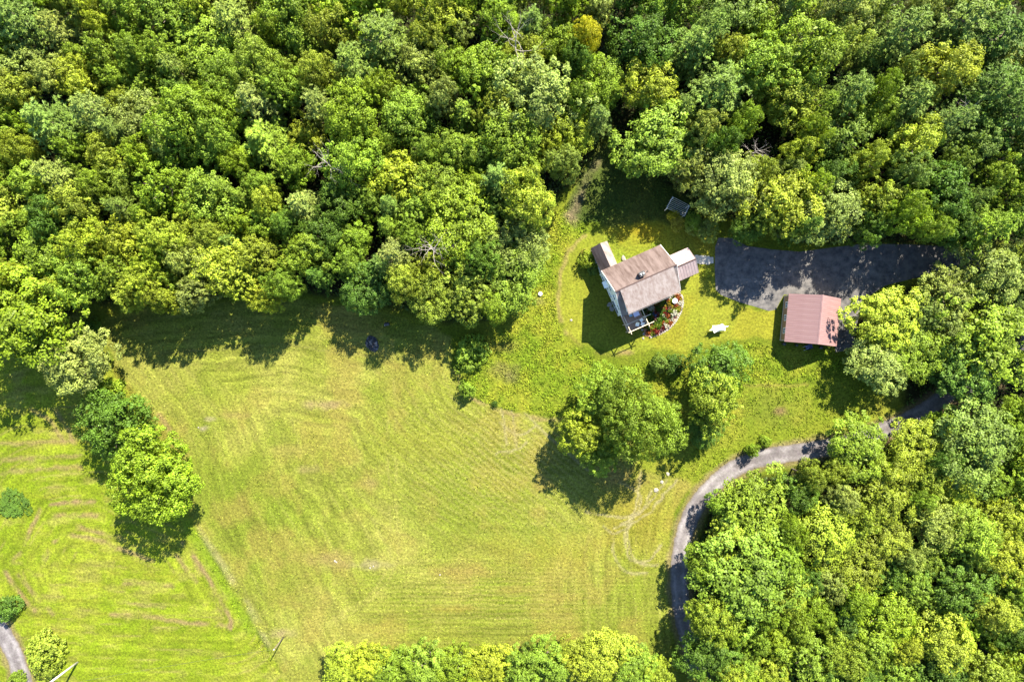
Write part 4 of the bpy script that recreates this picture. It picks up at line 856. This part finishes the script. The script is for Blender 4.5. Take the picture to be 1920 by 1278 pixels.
# well cap and boulders
a, b = G(1013, 551); wc = empty('well_cap', (a, b, 0), 0, 'round white concrete well cap in the rough meadow', 'well cap')
MB().lathe([(.38, -.02), (.38, .28), (.35, .32)], 20).build('ring', 'concrete', wc); MB().lathe([(.31, .315), (.3, .37), (.06, .4)], 20).build('lid', 'white', wc)
rock('boulder', 1071, 600, .5, 'small white stone lying in the house lawn', 'stone', None, .5)
rock('boulder', 1230, 918, .85, 'white boulder at the sunny edge of the great tree shadow', 'stone', None, .6, 0)
rock('boulder', 1241, 903, .65, 'white boulder in the middle of three in the tree shadow', 'stone', None, .6, 1)
rock('boulder', 1252, 888, .6, 'white boulder deepest in shadow of the three', 'stone', None, .7, 2)
for x, y, s in [(628,1051,.42), (631,1053,.3), (694,1064,.32), (700,1061,.25), (825,1077,.32), (372,801,.3), (1318,1018,.0)]:
    if s: rock('field_stone', x, y, s, 'small pale stone showing through the hay field stubble', 'stone', 'stones in the hay field', .4)
# burnt brush pile in the forest shadow
a, b = G(698, 644); bp_ = empty('burn_pile', (a, b, 0), .3, 'black burnt brush pile lying in the forest shadow', 'burn pile')
mb = MB(); mb.lathe([(1.3, -.02), (1.15, .1), (.7, .22), (.2, .3)], 16); rg = np.random.default_rng(3); mb.v = [(v[0]*.85*rg.uniform(.85, 1.15), v[1]*1.15*rg.uniform(.85, 1.15), v[2]*rg.uniform(.7, 1.2)) for v in mb.v]; mb.build('ash_heap', 'ash', bp_)
for i in range(26):
    a1 = rg.uniform(0, 6.28); r_ = rg.uniform(0, .8); p = Vector((math.cos(i)*r_*.8, math.sin(i)*r_, rg.uniform(.15, .35))); d = Vector((math.cos(a1), math.sin(a1), rg.uniform(-.15, .25)))*rg.uniform(.25, .7)
    MB().tube(p-d, p+d, rg.uniform(.03, .08), rg.uniform(.02, .05), 6).build('charred_log', 'char' if i % 5 else 'dead', bp_)
a, b = G(726, 608); o = empty('barrel', (a, b, 0), 0, 'dark overturned drum in the forest shadow near the burn pile', 'barrel')
MB().tube((-.4, 0, .3), (.4, .08, .3), .3, None, 14).build('drum', 'darkmetal', o); MB().tube((-.42, 0, .3), (-.4, 0, .3), .28, None, 14).build('lid', 'galv', o)
# utility poles
def pole(x, y, h, r, label, arm):
    a, b = G(x, y); o = empty('utility_pole', (a, b, 0), .4, label, 'pole'); mb = MB(); mb.tube((0, 0, -.3), (0, 0, h), r, r*.7, 10); mb.build('shaft', 'pole' if arm else 'bark', o, True)  # bark on the pale short post puts its shadow's dark into the colour
    if arm:
        MB().box((0, 0, h-.5), (1.8, .1, .12)).build('crossarm', 'pole', o)
        for k_ in (-.8, .8): MB().lathe([(.05, 0), (.07, .1), (.04, .18)], 8, (k_, 0, h-.44)).build('insulator', 'white', o)
    else: MB().lathe([(r*.8, h), (r*.8, h+.05), (.02, h+.08)], 8).build('cap', 'galv', o)
    return a, b
pa = pole(145, 1241, 9.5, .19, 'tall bleached utility pole beside the gravel lane', True)
pb = pole(532, 1193, 5.0, .11, 'short post on the bank between the two fields', False)
def wire(p0, p1, sag, r, label, m='wire'):
    mb = MB(); P = [Vector(p0).lerp(Vector(p1), i/14)-Vector((0, 0, sag*4*(i/14)*(1-i/14))) for i in range(15)]
    for q0, q1 in zip(P[:-1], P[1:]): mb.tube(q0, q1, r, None, 4, False)
    return tag(mb.build('wire', m), label, 'wire')
g1 = G(40, 1208); wire((pa[0], pa[1], 9.0), (-92, -66, 8.5), .4, .02, 'overhead wire leaving the tall pole along the gravel lane')
wire((pb[0], pb[1], 4.9), (pa[0], pa[1], 9.1), .5, .015, 'thin wire from the short bank post to the tall utility pole', 'darkmetal')
